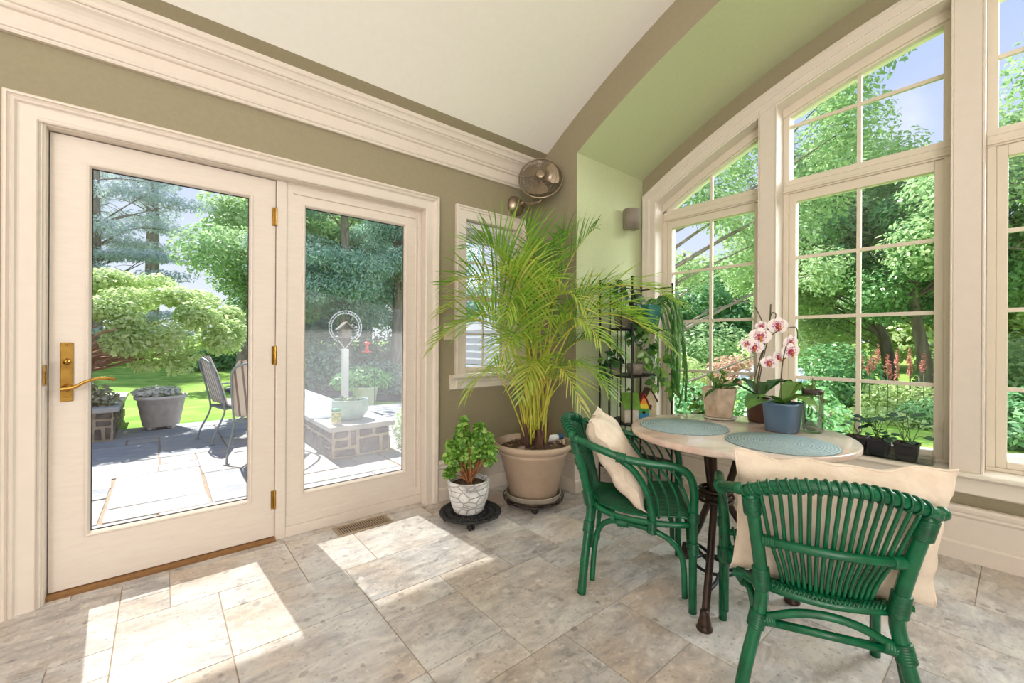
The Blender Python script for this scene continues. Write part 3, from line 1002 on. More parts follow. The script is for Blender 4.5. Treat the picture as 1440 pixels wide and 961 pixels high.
for i in range(9):
    a = 2 * PI * i / 9
    mb.ball((BXC + .070 * math.cos(a), BYC + .070 * math.sin(a), .450), .013, 8)
mb.build('collar', M['iron'], tb)
for a, b in ((197.5, 52), (52, 305), (305, 197.5)):
    p = [(.248 * math.cos(math.radians(t_)), .248 * math.sin(math.radians(t_))) for t_ in (a, b)]
    mx_, my_ = (p[0][0] + p[1][0]) / 2 * .35, (p[0][1] + p[1][1]) / 2 * .35
    mb = MB(); mb.tube([Vector((BXC, BYC, 0)) + q_ for q_ in cr([(*p[0], .118), (p[0][0] * .6 + mx_ * .5, p[0][1] * .6 + my_ * .5, .120), (mx_, my_, .121), (p[1][0] * .6 + mx_ * .5, p[1][1] * .6 + my_ * .5, .120), (*p[1], .118)], 8)], .0085, 8)
    mb.build('stretcher', M['iron_blue'], tb)
mb = MB(); mb.tube(ring_(.090, .121), .0075, 8, True); mb.build('stretcher_ring', M['iron_blue'], tb)

# place mats
def woven_mat():
    Mt = bpy.data.materials.new('blue_grey_woven')
    Mt.use_nodes = True
    t = Mt.node_tree; p = t.nodes['Principled BSDF']; p.inputs['Roughness'].default_value = .75
    co = t.nodes.new('ShaderNodeTexCoord'); wv = t.nodes.new('ShaderNodeTexWave'); wv.wave_type = 'RINGS'; wv.rings_direction = 'Z'
    wv.inputs['Scale'].default_value = 26; wv.inputs['Distortion'].default_value = .6
    n = t.nodes.new('ShaderNodeTexNoise'); n.inputs['Scale'].default_value = 120
    r = t.nodes.new('ShaderNodeValToRGB'); r.color_ramp.elements[0].color = srgb(122, 146, 154); r.color_ramp.elements[1].color = srgb(180, 202, 206)
    a = t.nodes.new('ShaderNodeMath'); a.operation = 'MULTIPLY_ADD'; a.inputs[1].default_value = .6
    sb = t.nodes.new('ShaderNodeMath'); sb.operation = 'SUBTRACT'; sb.inputs[1].default_value = .3
    t.links.new(n.outputs['Fac'], sb.inputs[0])
    t.links.new(co.outputs['Object'], wv.inputs['Vector']); t.links.new(co.outputs['Object'], n.inputs['Vector'])
    t.links.new(wv.outputs['Fac'], a.inputs[0]); t.links.new(sb.outputs[0], a.inputs[2]); t.links.new(a.outputs[0], r.inputs['Fac'])
    t.links.new(r.outputs['Color'], p.inputs['Base Color'])
    b = t.nodes.new('ShaderNodeBump'); b.inputs['Strength'].default_value = .5; b.inputs['Distance'].default_value = .003
    t.links.new(wv.outputs['Fac'], b.inputs['Height']); t.links.new(b.outputs[0], p.inputs['Normal'])
    return Mt
M['placemat'] = woven_mat()
def placemat(label, x, y, R):
    mb = MB(); mb.lathe([(0, 0), (R - .002, 0), (R, .002), (R - .002, .0045), (0, .005)], 72)
    o = mb.build('placemat', M['placemat'], loc=(x, y, TZ))
    tag(o, label, 'placemat', 'round placemats on the marble table')
placemat('round blue-grey woven placemat before the armchair by the palm, left end of table', 1.993, 1.068, .205)
placemat('round blue-grey woven placemat at the right half of the marble table', 1.978, .640, .205)

# ------------------------------------------------------------------ plants indoors
class LB:
    """collects leaves: faces with a random tone each"""
    def __init__(s): s.mb, s.val = MB(), []
    def leaf(s, base, d, nrm, ln, wd, shape=((0, .12), (.25, .85), (.55, 1), (.82, .6), (1, 0)), droop=0.0, fold=.25, tone=None, curl=0.0, cup=0.0, clampw=False):
        """leaf blade from base along d, two strips with a fold on the midrib"""
        d = Vector(d).normalized(); nrm = Vector(nrm)
        side = d.cross(nrm)
        side = side.normalized() if side.length > 1e-6 else d.orthogonal().normalized()
        n = side.cross(d).normalized()
        rows = []
        pos = Vector(base)
        pt = 0
        for (t, w_) in shape:
            st = (t - pt) * ln
            pt = t
            pos = pos + d * st
            dn = (d + Vector((0, 0, -droop * st / max(ln, 1e-6) * 2.0)) - n * curl * st / max(ln, 1e-6)).normalized()
            d = dn
            n = side.cross(d).normalized()
            hw = wd / 2 * w_
            rows.append([pos - side * hw + n * fold * hw + n * cup * hw, pos.copy(), pos + side * hw + n * fold * hw + n * cup * hw])
        if clampw:      # leaflets stop at the walls
            for r_ in rows:
                for p_ in r_:
                    p_.y = min(p_.y, 2.60 - PO.y)
                    if p_.y + PO.y > 2.10: p_.x = min(p_.x, 2.41 - PO.x)
        o = len(s.mb.f)
        s.mb.grid(rows, True)
        v = rnd.random() if tone is None else tone
        s.val += [v] * (len(s.mb.f) - o)
        return pos
    def build(s, name, mt, parent=None, loc=None):
        o = s.mb.build(name, mt, parent, loc)
        set_rnd(o, s.val)
        return o

M['palm'] = leafmat('palm_leaflet', [(64, 122, 34), (100, 160, 46), (142, 192, 62), (184, 216, 90), (226, 222, 112)], .5, .4, .07)
M['palm_stem'] = mat('palm_stem', (222, 202, 92), .5, col2=(180, 186, 66), scale=9)
M['palm_base'] = mat('palm_stem_base', (120, 84, 66), .7, col2=(78, 54, 46), scale=22, stretch=(1, 1, .3))
M['soil'] = mat('potting_soil', (62, 46, 38), .95, col2=(118, 92, 76), scale=60, bump=.8, bscale=70)
M['taupe_pot'] = mat('taupe_plastic', (196, 172, 150), .5, col2=(190, 165, 142), scale=18)
M['saucer'] = mat('taupe_saucer', (176, 164, 148), .5, col2=(160, 148, 132), scale=12)

PX, PY = 2.035, 2.205
def plant_dolly_wire():
    t = thing('plant_caddy', 'dark wire plant caddy on casters under the large palm pot', 'plant caddy', (PX, PY, 0))
    mb = MB()
    for R, z in ((.205, .052), (.212, .075), (.17, .052), (.10, .052)):
        mb.tube([(R * math.cos(2 * PI * i / 48), R * math.sin(2 * PI * i / 48), z) for i in range(48)], .0042, 6, True)
    for i in range(8):
        a = i * PI / 4
        mb.tube([(.02 * math.cos(a), .02 * math.sin(a), .052), (.205 * math.cos(a), .205 * math.sin(a), .052), (.213 * math.cos(a), .213 * math.sin(a), .075)], .0035, 6)
    mb.build('wire_tray', M['iron'], t)
    for i in range(4):
        a = i * PI / 2 + .9
        c = Vector((.165 * math.cos(a), .165 * math.sin(a), .024))
        mb = MB(); mb.lathe([(0, -.012), (.020, -.012), (.024, -.008), (.024, .008), (.020, .012), (0, .012)], 16, c, Matrix.Rotation(PI / 2, 4, 'X'))
        mb.box(c.x - .012, c.x + .012, c.y - .017, c.y + .017, .042, .052)
        mb.build('caster', M['rubber'], t)
plant_dolly_wire()
palm = thing('potted_palm', 'large feathery areca palm in a taupe pot in the corner', 'potted palm', (PX, PY, .056))
mb = MB(); mb.lathe([(0, 0), (.155, 0), (.178, .004), (.186, .014), (.192, .040), (.196, .046), (.190, .048), (.184, .018), (.17, .012), (0, .012)], 48)
mb.build('saucer', M['saucer'], palm)
mb = MB()
mb.lathe([(0, .014), (.150, .014), (.160, .02), (.236, .315), (.240, .318), (.242, .330), (.238, .336), (.243, .342), (.268, .356), (.276, .366), (.279, .380), (.276, .392), (.268, .397), (.258, .392), (.250, .375), (.235, .33)], 64)
mb.build('pot', M['taupe_pot'], palm)
mb = MB(); mb.lathe([(.247, .348), (.20, .355), (.10, .362), (0, .365)], 40); mb.build('soil', M['soil'], palm)
mb = MB()
for i in range(150):
    a, r = rnd.uniform(0, 2 * PI), .235 * math.sqrt(rnd.random())
    mb.ball((r * math.cos(a), r * math.sin(a), .358), rnd.uniform(.005, .013), 6, (1, rnd.uniform(.5, 1), .6))
tag(mb.build('bark_chips', mat('bark_chip', (150, 120, 100), .9, col2=(96, 66, 52), scale=30), palm), kind='stuff')
for i in range(9):
    a = i * 2.4; r = .02 + .075 * math.sqrt(i / 9)
    b = Vector((r * math.cos(a), r * math.sin(a), .35)); tp_ = b + Vector((r * .5 * math.cos(a), r * .5 * math.sin(a), rnd.uniform(.13, .22)))
    mb = MB(); mb.tube(cr([b, b.lerp(tp_, .5) + Vector((.004, -.004, 0)), tp_], 4), [.019, .019, .018, .018, .017, .016, .014, .012, .010][:9], 10)
    mb.build('cane', M['palm_base'], palm)

PO = Vector((PX, PY, .056))
def frond(base, tip, rise, nl, ll, wl, tone=(.2, .8), up=.25, start=.38, twist=0.0, width=1.0):
    """arching frond from base to tip (world), leaflets left and right"""
    b, tp_ = Vector(base) - PO, Vector(tip) - PO
    d = tp_ - b
    c1 = b + Vector((d.x * .10, d.y * .10, abs(d.z) * .55 + rise * .5))
    c2 = b + Vector((d.x * .48, d.y * .48, d.z * .85 + rise))
    P = []
    for i in range(41):
        t = i / 40
        P.append(b * (1 - t) ** 3 + c1 * 3 * t * (1 - t) ** 2 + c2 * 3 * t * t * (1 - t) + tp_ * t ** 3)
    for p_ in P:
        p_.y = min(p_.y, 2.58 - PO.y)
        if p_.y + PO.y > 2.10: p_.x = min(p_.x, 2.40 - PO.x)
    mb = MB(); mb.tube(P, [.0075 - .006 * i / 40 for i in range(41)], 7)
    o = mb.build('frond', M['palm_stem'], palm)
    lb = LB()
    tb_ = min(.95, rnd.uniform(*tone) + .06)
    for i in range(nl):
        t = start + (1 - start) * (i + .5) / nl
        k = min(39, int(t * 40))
        p = P[k].lerp(P[k + 1], t * 40 - k)
        tg = (P[min(40, k + 1)] - P[max(0, k - 1)]).normalized()
        up_ = Vector((0, 0, 1)) - tg * tg.z
        up_ = up_.normalized() if up_.length > .05 else Vector((1, 0, 0))
        side = tg.cross(up_).normalized()
        if twist: 
            q = Matrix.Rotation(twist, 3, tg); side = q @ side; up_ = q @ up_
        f = (t - start) / (1 - start)
        L_ = ll * (math.sin(PI * (.18 + .80 * f)) * .75 + .30) * rnd.uniform(.9, 1.1)
        for s in (-1, 1):
            dr = (side * s * (.80 - .25 * f) * width + tg * (.55 + .5 * f + rnd.uniform(-.05, .05)) + up_ * (up + .10 + rnd.uniform(-.08, .10))).normalized()
            nr = (up_ - side * s * .35)
            lb.leaf(p, dr, nr, L_, wl * rnd.uniform(.8, 1.15), clampw=True, shape=((0, .35), (.18, .9), (.45, 1), (.75, .7), (1, 0.02)), droop=rnd.uniform(.05, .75), fold=.3, tone=min(1, max(0, tb_ + rnd.uniform(-.22, .22))))
    lb.build('leaflets', M['palm'], o)
def pb(): 
    a = rnd.uniform(0, 2 * PI); r = rnd.uniform(.02, .085)
    return (PX + r * math.cos(a), PY + r * math.sin(a), .056 + rnd.uniform(.38, .50))
D0 = 2.99
FR = [  # target pixel of the tip, distance, rise, leaflet pairs, length, tone
    (738, 322, 2.92, .12, 34, .34, (.25, .5), .5), (655, 352, 2.80, .35, 34, .34, (.3, .6), .45), (628, 402, 2.75, .40, 32, .34, (.3, .7), .2),
    (606, 492, 2.62, .55, 34, .32, (.4, .8), .1), (622, 440, 2.85, .45, 32, .34, (.4, .8), .2), (836, 322, 2.98, .05, 30, .30, (.0, .3), .2),
    (802, 328, 3.10, .18, 32, .34, (.05, .3), .3), (770, 352, 3.15, .2, 32, .34, (.1, .35), .3), (868, 430, 2.80, .40, 32, .34, (.3, .6), .2),
    (962, 432, 2.72, .55, 38, .36, (.35, .65), .15), (945, 492, 2.55, .62, 36, .34, (.3, .6), .1), (858, 556, 2.62, .45, 32, .30, (.3, .6), .1),
    (845, 480, 2.50, .50, 32, .32, (.4, .8), .1), (822, 436, 2.62, .50, 34, .34, (.6, .95), .35), (712, 448, 2.62, .55, 34, .34, (.5, .9), .35),
    (700, 520, 2.45, .55, 32, .28, (.5, .9), .1), (655, 560, 2.55, .45, 28, .26, (.4, .7), .0), (818, 575, 2.45, .50, 28, .26, (.5, .8), .0),
    (690, 400, 2.60, .45, 34, .34, (.4, .8), .25), (725, 380, 2.75, .35, 34, .34, (.4, .7), .3), (780, 395, 2.70, .35, 32, .34, (.25, .6), .3),
    (650, 470, 2.50, .50, 32, .30, (.5, .9), .15), (875, 500, 2.90, .40, 30, .30, (.2, .5), .1), (735, 562, 2.55, .50, 28, .26, (.55, .9), .1), (682, 342, 2.86, .2, 36, .40, (.2, .5), .5), (905, 462, 2.70, .5, 34, .34, (.4, .7), .25),
]
for (u, v, d, rise, nl, ll, tone, up) in FR:
    frond(pb(), at(u, v, d), rise, int(nl * .72), ll * 1.04, .0115, tone, up, twist=rnd.uniform(-.35, .35))
# young upright spears without leaflets and a few thin stalks
for i in range(12):
    a = rnd.uniform(0, 2 * PI)
    b = Vector((.06 * math.cos(a), .06 * math.sin(a), .38)); e = b + Vector((rnd.uniform(-.28, .28), rnd.uniform(-.28, .28), rnd.uniform(.5, .85)))
    mb = MB(); mb.tube(cr([b, b.lerp(e, .5) + Vector((0, 0, .07)), e], 6), [.0065 - .004 * k / 12 for k in range(13)], 7); mb.build('stalk', M['palm_stem'], palm)
gt_ = thing('plant_food_tube', 'small white and blue-capped tube lying on the palm pot rim', 'tube', (PX + .165, PY - .02, .45))
gt_.rotation_euler = (0, math.radians(76), math.radians(-42))
mb = MB(); mb.lathe([(0, -.075), (.020, -.075), (.022, -.07), (.022, .05), (0, .05)], 18); mb.build('tube', mat('white_plastic', (232, 230, 228), .4), gt_)
mb = MB(); mb.lathe([(.0235, .05), (.0235, .078), (.018, .084), (0, .085)], 18); mb.lathe([(0, .05), (.0235, .05)], 18); mb.build('cap', mat('blue_plastic', (44, 92, 124), .4), gt_)

# curly-leaved plant on the pierced iron dolly
CX, CY = 1.545, 2.270
cd = thing('plant_dolly', 'black pierced cast-iron plant dolly under the small white pot', 'plant dolly', (CX, CY, 0))
mb = MB()
RD = .192
def pet(cx, cy, a, l, w_):
    return [(cx + math.cos(a + da) * l * k, cy + math.sin(a + da) * l * k) for da, k in ((0, 1), (w_, .55), (PI, .15), (-w_, .55))]
mb.tube([(RD * math.cos(2 * PI * i / 64), RD * math.sin(2 * PI * i / 64), .058) for i in range(64)], .0075, 8, True)
for R, n in ((.155, 64), (.105, 48), (.06, 36)):
    mb.tube([(R * math.cos(2 * PI * i / n), R * math.sin(2 * PI * i / n), .060) for i in range(n)], .0052, 6, True)
for R0, R1, n, ph in ((.06, .105, 20, 0), (.105, .155, 30, .1), (.155, .19, 40, .05)):
    for i in range(n):
        a = 2 * PI * i / n + ph
        for s in (-1, 1):
            mb.tube([(R0 * math.cos(a), R0 * math.sin(a), .060), ((R0 + R1) / 2 * math.cos(a + s * .7 / n * 2), (R0 + R1) / 2 * math.sin(a + s * .7 / n * 2), .060), (R1 * math.cos(a + s * 2.2 / n), R1 * math.sin(a + s * 2.2 / n), .060)], .0048, 5)
mb.lathe([(0, .054), (.06, .054), (.06, .064), (0, .064)], 32)
mb.build('pierced_plate', M['rubber'], cd)
for i in range(4):
    a = math.radians(235 + 90 * i + 2)
    c = Vector((.155 * math.cos(a), .155 * math.sin(a), .022))
    mb = MB()
    for s in (-.011, .011): mb.lathe([(0, -.006), (.018, -.006), (.022, -.003), (.022, .003), (.018, .006), (0, .006)], 16, c + Vector((s, 0, 0)), Matrix.Rotation(PI / 2, 4, 'Y'))
    mb.tube([c, c + Vector((0, 0, .035))], .008, 8); mb.tube([c - Vector((.014, 0, 0)), c + Vector((.014, 0, 0))], .005, 6)
    mb.build('caster', M['rubber'], cd)
def cobble_mat():
    Mt = mat('whitewashed_stone_pot', (236, 234, 232), .8, col2=(206, 202, 200), scale=10, bump=.4, bscale=30)
    t = Mt.node_tree; p = t.nodes['Principled BSDF']
    co = t.nodes.new('ShaderNodeTexCoord'); v = t.nodes.new('ShaderNodeTexVoronoi'); v.feature = 'DISTANCE_TO_EDGE'; v.inputs['Scale'].default_value = 17
    mp = t.nodes.new('ShaderNodeMapping'); mp.inputs['Scale'].default_value = (.8, .8, 1.5)
    t.links.new(co.outputs['Object'], mp.inputs['Vector']); t.links.new(mp.outputs[0], v.inputs['Vector'])
    r = t.nodes.new('ShaderNodeValToRGB'); r.color_ramp.elements[0].position = .015; r.color_ramp.elements[1].position = .075
    r.color_ramp.elements[0].color = srgb(206, 203, 203); r.color_ramp.elements[1].color = (1, 1, 1, 1)
    t.links.new(v.outputs['Distance'], r.inputs['Fac'])
    mx = t.nodes.new('ShaderNodeMixRGB'); mx.blend_type = 'MULTIPLY'; mx.inputs['Fac'].default_value = 1
    src = p.inputs['Base Color'].links[0].from_socket
    t.links.new(src, mx.inputs['Color1']); t.links.new(r.outputs['Color'], mx.inputs['Color2']); t.links.new(mx.outputs[0], p.inputs['Base Color'])
    b = t.nodes.new('ShaderNodeBump'); b.inputs['Strength'].default_value = .9; b.inputs['Distance'].default_value = .012
    t.links.new(r.outputs['Color'], b.inputs['Height']); t.links.new(b.outputs[0], p.inputs['Normal'])
    return Mt
M['whitestone'] = cobble_mat()
sp_ = thing('potted_geranium', 'curly green-leaved plant in a white stone-patterned pot', 'potted plant', (CX - .015, CY + .0, .066))
def cobble(a, z):
    b = math.sin(a * 5 + math.sin(z * 60) * 1.2) * .5 + .5
    c = math.sin(z * 95 + math.sin(a * 4) * 1.6) * .5 + .5
    return 1 + .022 * min(1.0, 3.0 * min(b, 1.0) * min(c, 1.0)) if .01 < z < .165 else 1.0
prof = [(0, 0), (.086, 0)] + [(.092 + .036 * math.sin(PI * .55 * t) * 1.0, .006 + .162 * t) for t in [i / 26 for i in range(27)]] + [(.131, .172), (.134, .180), (.134, .196), (.130, .203), (.122, .204), (.115, .196), (.112, .165)]
mb = MB(); mb.lathe(prof, 96, fn=cobble); mb.build('pot', M['whitestone'], sp_)
mb = MB(); mb.lathe([(.114, .172), (.05, .178), (0, .18)], 32); mb.build('soil', M['soil'], sp_)
M['curly'] = leafmat('curly_leaf', [(84, 140, 52), (124, 180, 70), (160, 208, 92), (196, 228, 124)], .35, .4, .06)
M['woody'] = mat('brown_stem', (170, 112, 66), .7, col2=(128, 82, 48), scale=30)
blobs = []
for (x, y, z, r) in [(-.095, .03, .36, .055), (.0, -.02, .38, .065), (.075, .0, .40, .062), (.125, -.02, .34, .05), (-.05, .02, .45, .045), (-.035, .02, .52, .036), (-.03, .03, .575, .024), (.065, .03, .48, .045), (.075, .02, .53, .03), (.03, -.04, .44, .045),
                     (-.085, -.03, .30, .045), (.0, -.05, .30, .05), (.115, -.03, .45, .04), (-.125, .0, .24, .032), (.145, .03, .39, .036), (-.11, .02, .42, .03), (.045, -.06, .33, .04)]:
    c = Vector((x * .77 - y * .64 + 0, -x * .64 - y * .77, z)); blobs.append((c, r))
    mb = MB(); b = Vector((rnd.uniform(-.03, .03), rnd.uniform(-.03, .03), .172))
    mb.tube(cr([b, b.lerp(c, .5) + Vector((rnd.uniform(-.02, .02), rnd.uniform(-.02, .02), .0)), c], 5), [.007 - .004 * k / 10 for k in range(11)], 6); mb.build('stem', M['woody'], sp_)
lb = LB()
for c, r in blobs:
    n = int(430 * (r / .07) ** 2)
    for _ in range(n):
        v = Vector(npr.normal(size=3)); v.normalize()
        p = c + v * r * (rnd.random() ** .4)
        d = (v + Vector(npr.normal(size=3)) * .7)
        s_ = rnd.uniform(.015, .027)
        lb.leaf(p, d, v + Vector((0, 0, .6)), s_, s_ * 1.05, shape=((0, .3), (.4, 1), (.8, .9), (1, .4)), droop=.2, fold=rnd.uniform(.2, .9), curl=rnd.uniform(-1.2, 1.2))
lb.build('foliage', M['curly'], sp_)

# ------------------------------------------------------------------ wire rack in the bay corner
M['black_iron'] = mat('black_wrought_iron', (40, 34, 34), .5, .4)
rk = thing('plant_rack', 'tall dark wrought-iron shelf rack in the bay corner holding plants and birdhouses', 'rack', (2.915, 1.955, 0))
hx, hy = .277, .145
for sx in (-1, 1):
    for sy in (-1, 1):
        mb = MB(); mb.tube([(sx * hx, sy * hy, 0), (sx * hx, sy * hy, 1.62)], .0075, 8); mb.ball((sx * hx, sy * hy, 1.625), .011, 8); mb.build('post', M['black_iron'], rk)
SHZ = (1.25, .894, .54, .19)
for z in SHZ:
    mb = MB()
    loop = [(-hx, -hy, z), (hx, -hy, z), (hx, hy, z), (-hx, hy, z)]
    for i in range(4): mb.tube([loop[i], loop[(i + 1) % 4]], .0065, 6)
    for i in range(1, 8):
        y = -hy + 2 * hy * i / 8
        mb.tube([(-hx, y, z), (hx, y, z)], .0032, 5)
    mb.box(-hx + .004, hx - .004, -hy + .004, hy - .004, z + .003, z + .007)
    mb.build('shelf', M['black_iron'], rk)
for z0_, z1_ in ((1.25, 1.60), (.894, 1.25), (.54, .894), (.19, .54)):
    mb = MB()
    for i in range(1, 5):
        x = -hx + 2 * hx * i / 5
        mb.tube([(x, hy, z0_), (x, hy, z1_)], .004, 5)
    for i in range(1, 3):
        y = -hy + 2 * hy * i / 3
        mb.tube([(-hx, y, z0_), (-hx, y, z1_)], .004, 5)
    mb.build('back_bars', M['black_iron'], rk)
mb = MB()
for a, b in (((-hx, hy, 1.60), (hx, hy, 1.60)), ((-hx, -hy, 1.56), (-hx, hy, 1.60)), ((hx, -hy, 1.60), (hx, hy, 1.60)), ((-hx, -hy, 1.44), (-hx, hy, 1.44))):
    mb.tube([a, b], .0055, 6)
mb.build('top_rail', M['black_iron'], rk)

M['teal'] = mat('teal_glaze', (46, 112, 106), .2, col2=(66, 134, 126), scale=14)
M['dark_leaf'] = leafmat('dark_glossy_leaf', [(22, 56, 30), (38, 84, 40), (60, 112, 52), (92, 140, 66)], .25, .25, .1)
M['mid_leaf'] = leafmat('pothos_leaf', [(54, 104, 40), (88, 140, 54), (128, 172, 76), (164, 196, 104)], .35, .3, .08)
M['cactus'] = leafmat('strap_cactus', [(42, 100, 32), (70, 138, 44), (98, 164, 56)], .25, .35, .08)
M['grey_pot'] = mat('grey_clay_pot', (150, 140, 128), .7, col2=(126, 116, 106), scale=20)
M['vine'] = mat('green_vine_stem', (92, 120, 60), .6)
HEART = ((0, .35), (.12, .92), (.35, 1), (.65, .68), (.88, .25), (1, 0))

tp1 = thing('potted_cactus', 'teal square planter with long trailing strap cactus on the top shelf', 'potted plant', (3.005, 1.925, 1.2575))
mb = MB()
vs = []
for s, z in ((.072, 0), (.100, .19), (.092, .19), (.088, .165)):
    vs += [(-s, -s * .8, z), (s, -s * .8, z), (s, s * .8, z), (-s, s * .8, z)]
fs = [(3, 2, 1, 0)]
for i in range(3): fs += [(4 * i + k, 4 * i + (k + 1) % 4, 4 * i + 4 + (k + 1) % 4, 4 * i + 4 + k) for k in range(4)]
fs.append((12, 13, 14, 15))
mb.add(vs, fs); mb.build('planter', M['teal'], tp1, bevel=.006)
lb = LB()
cast = lambda x, y: Vector((x * .769 - y * .639, -x * .639 - y * .769, 0))      # x to the viewer's right, y towards the viewer
for i in range(13):
    x = .07 + .13 * rnd.random(); y = rnd.uniform(-.02, .06)
    b = Vector((rnd.uniform(.0, .08), rnd.uniform(-.04, .05), .165))
    top = b + cast(x * .5, y * .6) + Vector((0, 0, rnd.uniform(.04, .11)))
    end_z = rnd.choice([-.62, -.55, -.45, -.38, -.30, -.50, -.2])
    e = b + cast(x + rnd.uniform(-.02, .05), y + .12); e.z = end_z
    P = cr([b, top, top + cast(x * .45, .06) + Vector((0, 0, -.06)), Vector((e.x, e.y, e.z * .45)), e], 7)
    for k in range(len(P) - 1):
        d = P[k + 1] - P[k]
        lb.leaf(P[k] - d * .25, d, Vector((-.64, -.77, .2)) + Vector(npr.normal(size=3)) * .25, d.length * 1.5, .021, shape=((0, .5), (.3, 1), (.7, 1), (1, .5)), fold=.3)
lb.build('trailing_stems', M['cactus'], tp1)
mb = MB(); lb = LB()
for (pts) in ([(.02, 0, .17), (.14, .02, .30), (.24, .04, .22), (.275, .06, -.10), (.27, .07, -.42), (.23, .08, -.60)], [(.02, 0, .17), (.16, .03, .26), (.24, .04, .10), (.33, .08, -.08)], [(.02, 0, .17), (.12, .0, .22), (.20, .05, .02), (.26, .08, -.14)]):
    P = cr([cast(p[0], p[1]) + Vector((0, 0, p[2])) for p in pts], 6)
    mb.tube(P, .0028, 5)
    for k in range(len(P) // 2, len(P) - 1):
        lb.leaf(P[k], (P[k + 1] - P[k]), Vector((-.6, -.7, .4)), .055, .014)
mb.build('arching_stem', M['vine'], tp1); lb.build('stem_leaves', M['cactus'], tp1)

def leafy(parent, centres, n, ln, mt, name='leaves', shape=HEART, droop=.5, wd=.8, stems=True, root=None, up=.3):
    lb = LB(); mb = MB()
    for (c, r) in centres:
        c = Vector(c)
        if stems and root is not None:
            b = Vector(root)
            mb.tube(cr([b, b.lerp(c, .5) + Vector((0, 0, .05)), c], 5), .0026, 5)
        for _ in range(n):
            v = Vector(npr.normal(size=3)); v.normalize()
            p = c + v * r * rnd.uniform(.3, 1)
            L_ = ln * rnd.uniform(.7, 1.15)
            lb.leaf(p, v + Vector((0, 0, -.2)), Vector((-.5, -.6, up)) + Vector(npr.normal(size=3)) * .45, L_, L_ * wd, shape=shape, droop=droop, fold=.2, cup=.05)
    if stems and root is not None: mb.build('stem', M['vine'], parent)
    return lb.build(name, mt, parent)

def round_pot(t, r0, r1, h, mt, n=32, soil=True, rim=.006):
    mb = MB(); mb.lathe([(0, 0), (r0, 0), (r0 + .003, .003), (r1 - .002, h - .02), (r1, h - .018), (r1 + rim, h - .016), (r1 + rim, h - .002), (r1 + rim - .002, h), (r1 - .004, h), (r1 - .008, h - .02)], n)
    mb.build('pot', mt, t)
    if soil:
        mb = MB(); mb.lathe([(r1 - .006, h - .016), (0, h - .012)], n); mb.build('soil', M['soil'], t)

t = thing('potted_hoya', 'round dark-leaved plant in a grey pot at the left of the top shelf', 'potted plant', (2.735, 1.955, 1.2575))
round_pot(t, .055, .075, .12, M['grey_pot'])
leafy(t, [(cast(-.06, 0) + Vector((0, 0, .24)), .06), (cast(.0, .0) + Vector((0, 0, .30)), .06), (cast(.05, .03) + Vector((0, 0, .23)), .05), (cast(.09, .05) + Vector((0, 0, .12)), .05), (cast(.12, .10) + Vector((0, 0, -.02)), .05),
          (cast(.13, .12) + Vector((0, 0, -.14)), .05), (cast(.05, .12) + Vector((0, 0, -.05)), .05), (cast(.16, .12) + Vector((0, 0, .02)), .04)], 9, .075, M['dark_leaf'], root=(0, 0, .11))
t = thing('potted_ivy', 'grey bowl with a pothos trailing over the middle shelf edge', 'potted plant', (2.790, 1.880, .9015))
mb = MB(); mb.lathe([(0, 0), (.040, 0), (.060, .020), (.070, .055), (.066, .088), (.060, .09), (.056, .08), (0, .078)], 32); mb.build('pot', M['grey_pot'], t)
leafy(t, [(cast(.05, .05) + Vector((0, 0, .10)), .05), (cast(.12, .06) + Vector((0, 0, .08)), .06), (cast(.16, .10) + Vector((0, 0, -.02)), .06), (cast(.12, .10) + Vector((0, 0, -.05)), .04), (cast(.06, .10) + Vector((0, 0, .18)), .05), (cast(.09, .10) + Vector((0, 0, .28)), .05)], 7, .062, M['mid_leaf'], root=(0, 0, .08))
t = thing('potted_begonia', 'small clump of dark leaves in a pot at the left end of the middle shelf', 'potted plant', (2.690, 1.985, .9015))
round_pot(t, .035, .045, .08, M['grey_pot'])
leafy(t, [(cast(-.07, .02) + Vector((0, 0, .10)), .055), (cast(-.09, .04) + Vector((0, 0, .03)), .05), (cast(-.02, .0) + Vector((0, 0, .12)), .05)], 12, .07, M['dark_leaf'], root=(0, 0, .07))
t = thing('potted_pothos', 'white square pot with pale green hanging leaves on the middle shelf right', 'potted plant', (3.060, 1.930, .9015))
mb = MB()
vs = []
for s, z in ((.045, 0), (.060, .10), (.054, .10), (.052, .085)):
    vs += [(-s, -s, z), (s, -s, z), (s, s, z), (-s, s, z)]
mb.add(vs, fs); mb.build('pot', mat('white_glaze', (220, 214, 210), .3), t, bevel=.004)
leafy(t, [(cast(-.02, .03) + Vector((0, 0, .14)), .06), (cast(.06, .05) + Vector((0, 0, .08)), .06), (cast(.11, .10) + Vector((0, 0, -.03)), .045), (cast(.15, .10) + Vector((0, 0, -.12)), .035)], 6, .095, M['mid_leaf'], root=(0, 0, .09), wd=.5)

